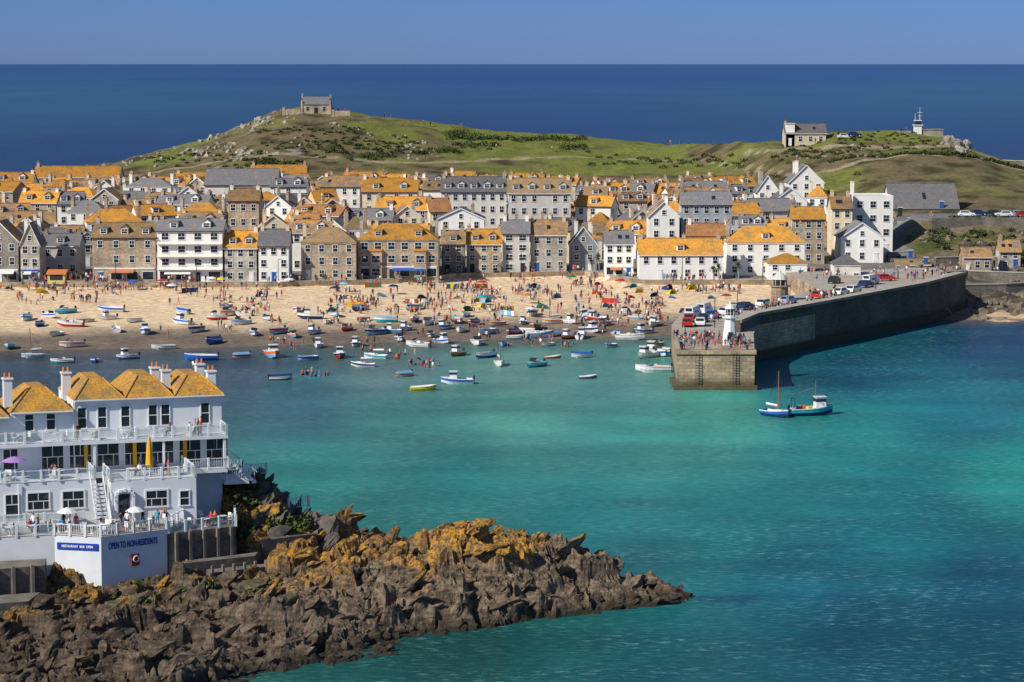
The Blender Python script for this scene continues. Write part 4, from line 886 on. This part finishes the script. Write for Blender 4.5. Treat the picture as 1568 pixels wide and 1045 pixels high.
def table(x,y,z):
    fu.lathe(x,y,[(.25,z),(.05,z+.05),(.05,z+.72),(.45,z+.72),(.45,z+.76),(0,z+.76)],0,8)
    for k in range(R.choice([2,3,4])):
        t=R.uniform(0,6.28); X_,Y_=x+.75*math.cos(t),y+.75*math.sin(t); fu.box(X_,Y_,z+.45,.42,.42,.05,0,t); fu.box(X_+.2*math.cos(t),Y_+.2*math.sin(t),z+.7,.05,.42,.5,0,t)
        for a_,b_ in ((-.17,-.17),(.17,-.17),(.17,.17),(-.17,.17)): fu.box(X_+a_,Y_+b_,z+.22,.04,.04,.44,0)
        if R.random()<.4: person(X_,Y_,z-.02,5,t-math.pi/2,H)
for (x,y) in [(-28+i*2.2,-9.6+R.uniform(-.3,.3)) for i in range(7)]+[(-12.6,-11.3),(-10.5,-10.6),(-8.3,-9.2),(-11.8,-9),(-6.4,-7.8),(-14.3,-11.2)]: table(x,y,7.9)
for (x,y) in ((-5.6,-9.4),(-3.4,-8.6),(-1.6,-7.6),(-3.4,-6)): table(x,y,7.5)
for (x,y) in ((-9.5,-4.5),(-5.6,-4.8),(-24,-4),(-21,-4),(-16,-3.8),(-27,-4)): table(x,y,11.87)
for x in np.arange(-29,-1,3.3): table(float(x),-1.2,15.0)
for _ in range(14): person(R.uniform(-28,-8),R.uniform(-10.4,-8.8),7.9,R.choice([0,1,2]),None,H)
for _ in range(6): person(R.uniform(-28,-1),-1.6,15.0,0,None,H)
for _ in range(4): person(R.uniform(-11,-5),R.uniform(-6.3,-2),11.87,0,None,H)
DST=stone('hotel_stone',(.15,.125,.105),(.09,.078,.066),(.12,.105,.088),.7,.3,.4)
HR=roofmat('hotel_roof_lichen',(.54,.27,.04),(.28,.18,.08),.46,.05)
w.obj('walls',[HWm,CONC],H); rf.obj('roof',[HR],H); wi.obj('windows',[WHITE,GLASS],H); rl.obj('railings',[HWm],H)
m,nt,b=newmat('rail_glass'); b.inputs['Base Color'].default_value=(.3,.42,.47,1); b.inputs['Alpha'].default_value=.25; b.inputs['Roughness'].default_value=.1; gr_.obj('glass_panels',[m],H)
st_.obj('stone_terrace',[DST,M('aged_concrete',(.22,.195,.165),(.12,.11,.095),.5)],H); fu.obj('terrace_furniture',[WHITE,DARK,BT,POT,M('parasol_yellow',(.75,.38,.02)),M('parasol_lilac',(.35,.2,.5)),BM['red']],H)
L=[]
for _ in range(60):
    x,y=HW(R.uniform(.5,7),R.uniform(-6,3)); z=hz_at(x,y)
    if z: L.append((x,y,z+.2,R.uniform(.4,.9)))
for _ in range(60):
    x,y=HW(R.uniform(-18,2),R.uniform(-20,-14.5)); z=hz_at(x,y)
    if z: L.append((x,y,z-.1,R.uniform(.25,.55)))
scrub('cliff_scrub',L)
# ================= light, sky, camera =================
EL=math.radians(36); S=Vector((-.79,-.61,0)).normalized()*math.cos(EL)+Vector((0,0,math.sin(EL)))
sun=bpy.data.lights.new('sun','SUN'); sun.energy=5.0; sun.angle=math.radians(.5); sun.color=(1,.945,.84); so=bpy.data.objects.new('sun',sun); sc.collection.objects.link(so); so.rotation_euler=S.to_track_quat('Z','Y').to_euler()
wd=bpy.data.worlds.new('World'); sc.world=wd; wd.use_nodes=True; nt=wd.node_tree; bg=nt.nodes['Background']
sk=nd(nt,'ShaderNodeTexSky',sky_type='NISHITA'); sk.sun_disc=False; sk.sun_elevation=EL; sk.sun_rotation=math.atan2(S.x,S.y); sk.dust_density=.3; sk.ozone_density=2.5; sk.air_density=1.0
tc_=nd(nt,'ShaderNodeTexCoord'); sp=nd(nt,'ShaderNodeSeparateXYZ'); nt.links.new(tc_.outputs['Generated'],sp.inputs[0])
rp_=nd(nt,'ShaderNodeValToRGB'); e=rp_.color_ramp.elements; e[0].position=0; e[0].color=(.125,.21,.54,1); e[1].position=.4; e[1].color=(.38,.38,.38,1); e.new(.025).color=(.10,.19,.49,1); e.new(.1).color=(.15,.24,.5,1)
nt.links.new(sp.outputs[2],rp_.inputs[0]); c_=mix(nt,1.,sk.outputs[0],rp_.outputs[0],'MULTIPLY'); c_=mix(nt,1.,c_,(2,2,2),'MULTIPLY')
nt.links.new(c_,bg.inputs[0]); bg.inputs[1].default_value=.10
cam=bpy.data.cameras.new('camera'); co=bpy.data.objects.new('camera',cam); sc.collection.objects.link(co); co.location=(0,0,CH); co.rotation_euler=(math.pi/2-TH,0,0)
cam.lens=36*F/1568; cam.sensor_width=36; cam.clip_start=1; cam.clip_end=250000; sc.camera=co
sc.view_settings.view_transform='Standard'; sc.view_settings.look='None'; sc.view_settings.exposure=0
print('houses',len(placed),'objs',len(bpy.data.objects))
